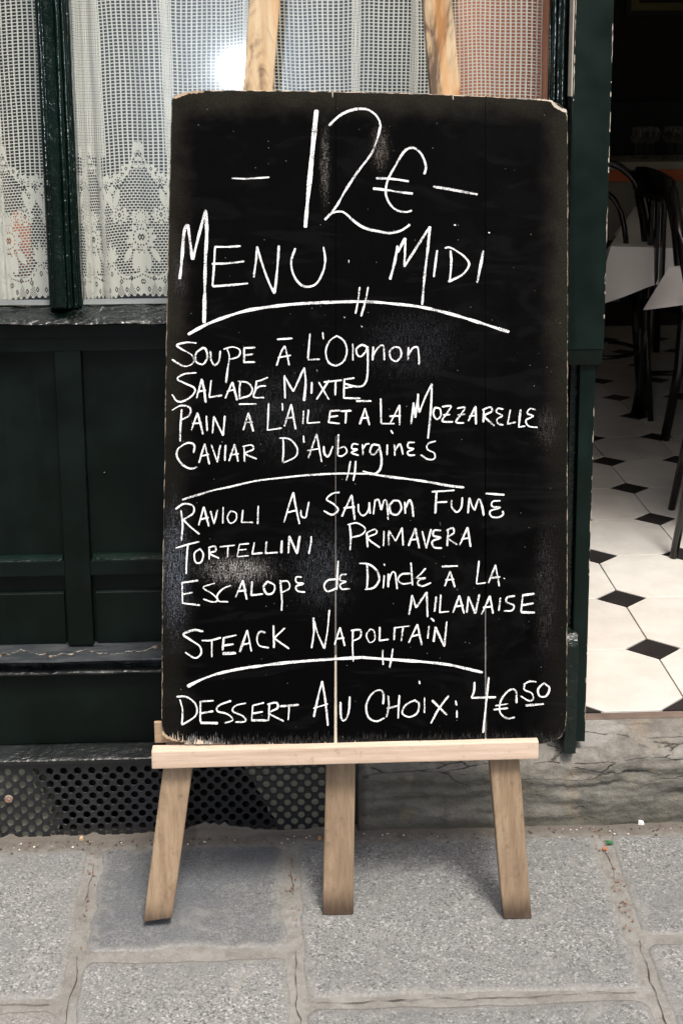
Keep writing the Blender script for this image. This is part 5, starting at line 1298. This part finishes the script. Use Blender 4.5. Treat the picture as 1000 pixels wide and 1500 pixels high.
for k, (px, dy) in enumerate(spots):
    o = bpy.data.objects.new('wine_glass', wm); col.objects.link(o); q = at(px, 236, 1, YBAR+dy); o.location = (q.x, YBAR+dy, zc_top); o.scale = (.95, .95, 1)
    tag(o, 'empty stemmed wine glass in the row on the bar counter', 'wine glass', 'wine glasses standing on the bar counter')
# framed picture on the back wall
pa = at(914, 20, 1, YB); fr = thing('picture_frame', (pa.x+.4, YB, pa.z+.3), 'dark framed picture with olive mount high on the back wall', 'picture')
x0, z0 = pa.x, pa.z-.015; x1, z1 = pa.x+.8, pa.z+.60
M_fr = dark('dark_frame_wood', (.008, .007, .006), .5)
for nm, b in (('frame_rail', (x0, x1, z0, z0+.03)), ('frame_rail', (x0, x1, z1-.03, z1)), ('frame_rail', (x0, x0+.03, z0+.0305, z1-.0305)), ('frame_rail', (x1-.03, x1, z0+.0305, z1-.0305))):
    link(nm, box(b[0], b[1], YB-.03, YB-.001, b[2], b[3], .002), M_fr, fr)
link('mount', box(x0+.0305, x1-.0305, YB-.012, YB-.0015, z0+.0305, z1-.0305, 0), room_mat('olive_mount', (.20, .19, .07)), fr)
link('print', box(x0+.08, x1-.08, YB-.016, YB-.0125, z0+.075, z1-.08, 0), M_dark, fr)
# dark back shelf below the mirror line behind the glasses
zs = at(950, 148, 1, YB-.3).z
tag(link('back_bar_shelf', box(.6, 3.19, YB-.32, YB-.001, zs-1.0, zs, .004), dark('black_cabinet', (.005, .0055, .0055), .6)), 'low black cabinet behind the wine glasses on the bar', 'cabinet')

# things seen dimly through the net: an orange chair cushion left, dark furniture
q = at(24, 345, 1, .55)
bm = bmesh.new(); bmesh.ops.create_cube(bm, size=1, matrix=Matrix.Translation((q.x, .58, q.z-.03)) @ Matrix.Diagonal((.05, .06, .16, 1)))
bmesh.ops.bevel(bm, geom=bm.edges[:], offset=.015, segments=3, affect='EDGES')
tag(link('terracotta_pot', fin(bm, True), M_terra), 'small orange terracotta object standing behind the lace in the left window', 'pot')

# ------------------------------------------------------------------ STREET BEHIND THE CAMERA (seen in reflections)
opp = thing('opposite_building', (0, -11, 0), 'pale stone houses across the street reflected in the window', 'building')
M_lime = room_mat('pale_limestone', (.40, .36, .30)); M_win = dark('dark_window_glass', (.02, .022, .025), .1)
for x0, x1 in ((-16, -1.9), (1.3, 16)):
    link('wall', box(x0, x1, -13, -11, -.06, 8.5, 0), M_lime, opp)
    x = x0+.9
    while x < x1-1.2:
        for z in (.9, 3.6, 6.2): link('window', box(x, x+1.0, -11.0, -10.96, z, z+1.8, .01), M_win, opp)
        x += 2.2

# ------------------------------------------------------------------ LITTER AND GRIT
rg = random.Random(21)
def grit(n, area, smin, smax, mat, label_kind='grit'):
    bm = bmesh.new()
    for _ in range(n):
        x, y = area(rg); s = smin+(smax-smin)*rg.random()**2
        bmesh.ops.create_icosphere(bm, subdivisions=1, radius=s, matrix=Matrix.Translation((x, y, .002+s*.3)) @ Matrix.Rotation(rg.random()*6, 4, 'Z') @ Matrix.Diagonal((1, .5+rg.random()*.6, .35+.4*rg.random(), 1)))
    return fin(bm)
along = lambda r: (r.uniform(-.62, 1.0), -.012-abs(r.gauss(0, .016)))
jointy = lambda r: (lambda k, y: (J[k](y)+r.gauss(0, .007), y))(r.choice((1, 2, 3, 3)), r.uniform(-.35, -.02))
tag(link('grit', grit(260, along, .0008, .0035, None), dark('brown_grit', (.10, .07, .05), .95)), kind='stuff')
tag(link('grit', grit(90, along, .0006, .0028, None), dark('pale_grit', (.55, .50, .44), .9)), kind='stuff')
tag(link('grit', grit(220, jointy, .0006, .0028, None), dark('orange_grit', (.22, .12, .08), .95)), kind='stuff')
def chip(name, px, py, pts, colr, label, cat, h=.002):
    c = G(px, py); bm = bmesh.new(); v = [bm.verts.new((c.x+a*.001, c.y+b*.001, .003)) for a, b in pts]; f = bm.faces.new(v)
    r = bmesh.ops.extrude_face_region(bm, geom=[f])
    for w in r['geom']:
        if isinstance(w, bmesh.types.BMVert): w.co.z += h+.002*random.random(); w.co.x = c.x+(w.co.x-c.x)*.8
    tag(link(name, fin(bm), dark(name+'_colour', colr, .6)), label, cat)
chip('leaf_scrap', 892, 1237, [(-7, -3), (-4, 2), (-8, 6), (0, 5), (5, 1), (8, -2), (2, -4)], (.02, .13, .04), 'small bright green scrap on the pavement below the step', 'scrap')
chip('paper_crumb', 938, 1209, [(-7, -3), (-5, 3), (0, 5), (5, 2), (6, -4), (0, -5)], (.7, .7, .68), 'white crumb of paper lying against the foot of the stone step', 'crumb', .005)
chip('brick_crumb', 885, 1246, [(-5, -3), (-4, 3), (2, 4), (5, 0), (2, -4)], (.38, .13, .06), 'orange brick crumb beside the green scrap in the joint', 'crumb')
chip('fallen_petal', 468, 1231, [(-4, -4), (-2, 5), (2, 7), (4, 1), (1, -5)], (.45, .22, .10), 'orange petal left of the middle easel leg', 'petal')
chip('pale_pebble', 120, 1232, [(-4, -3), (-3, 3), (2, 4), (4, 0), (2, -4)], (.45, .32, .2), 'tan pebble at the foot of the perforated grille', 'pebble', .004)
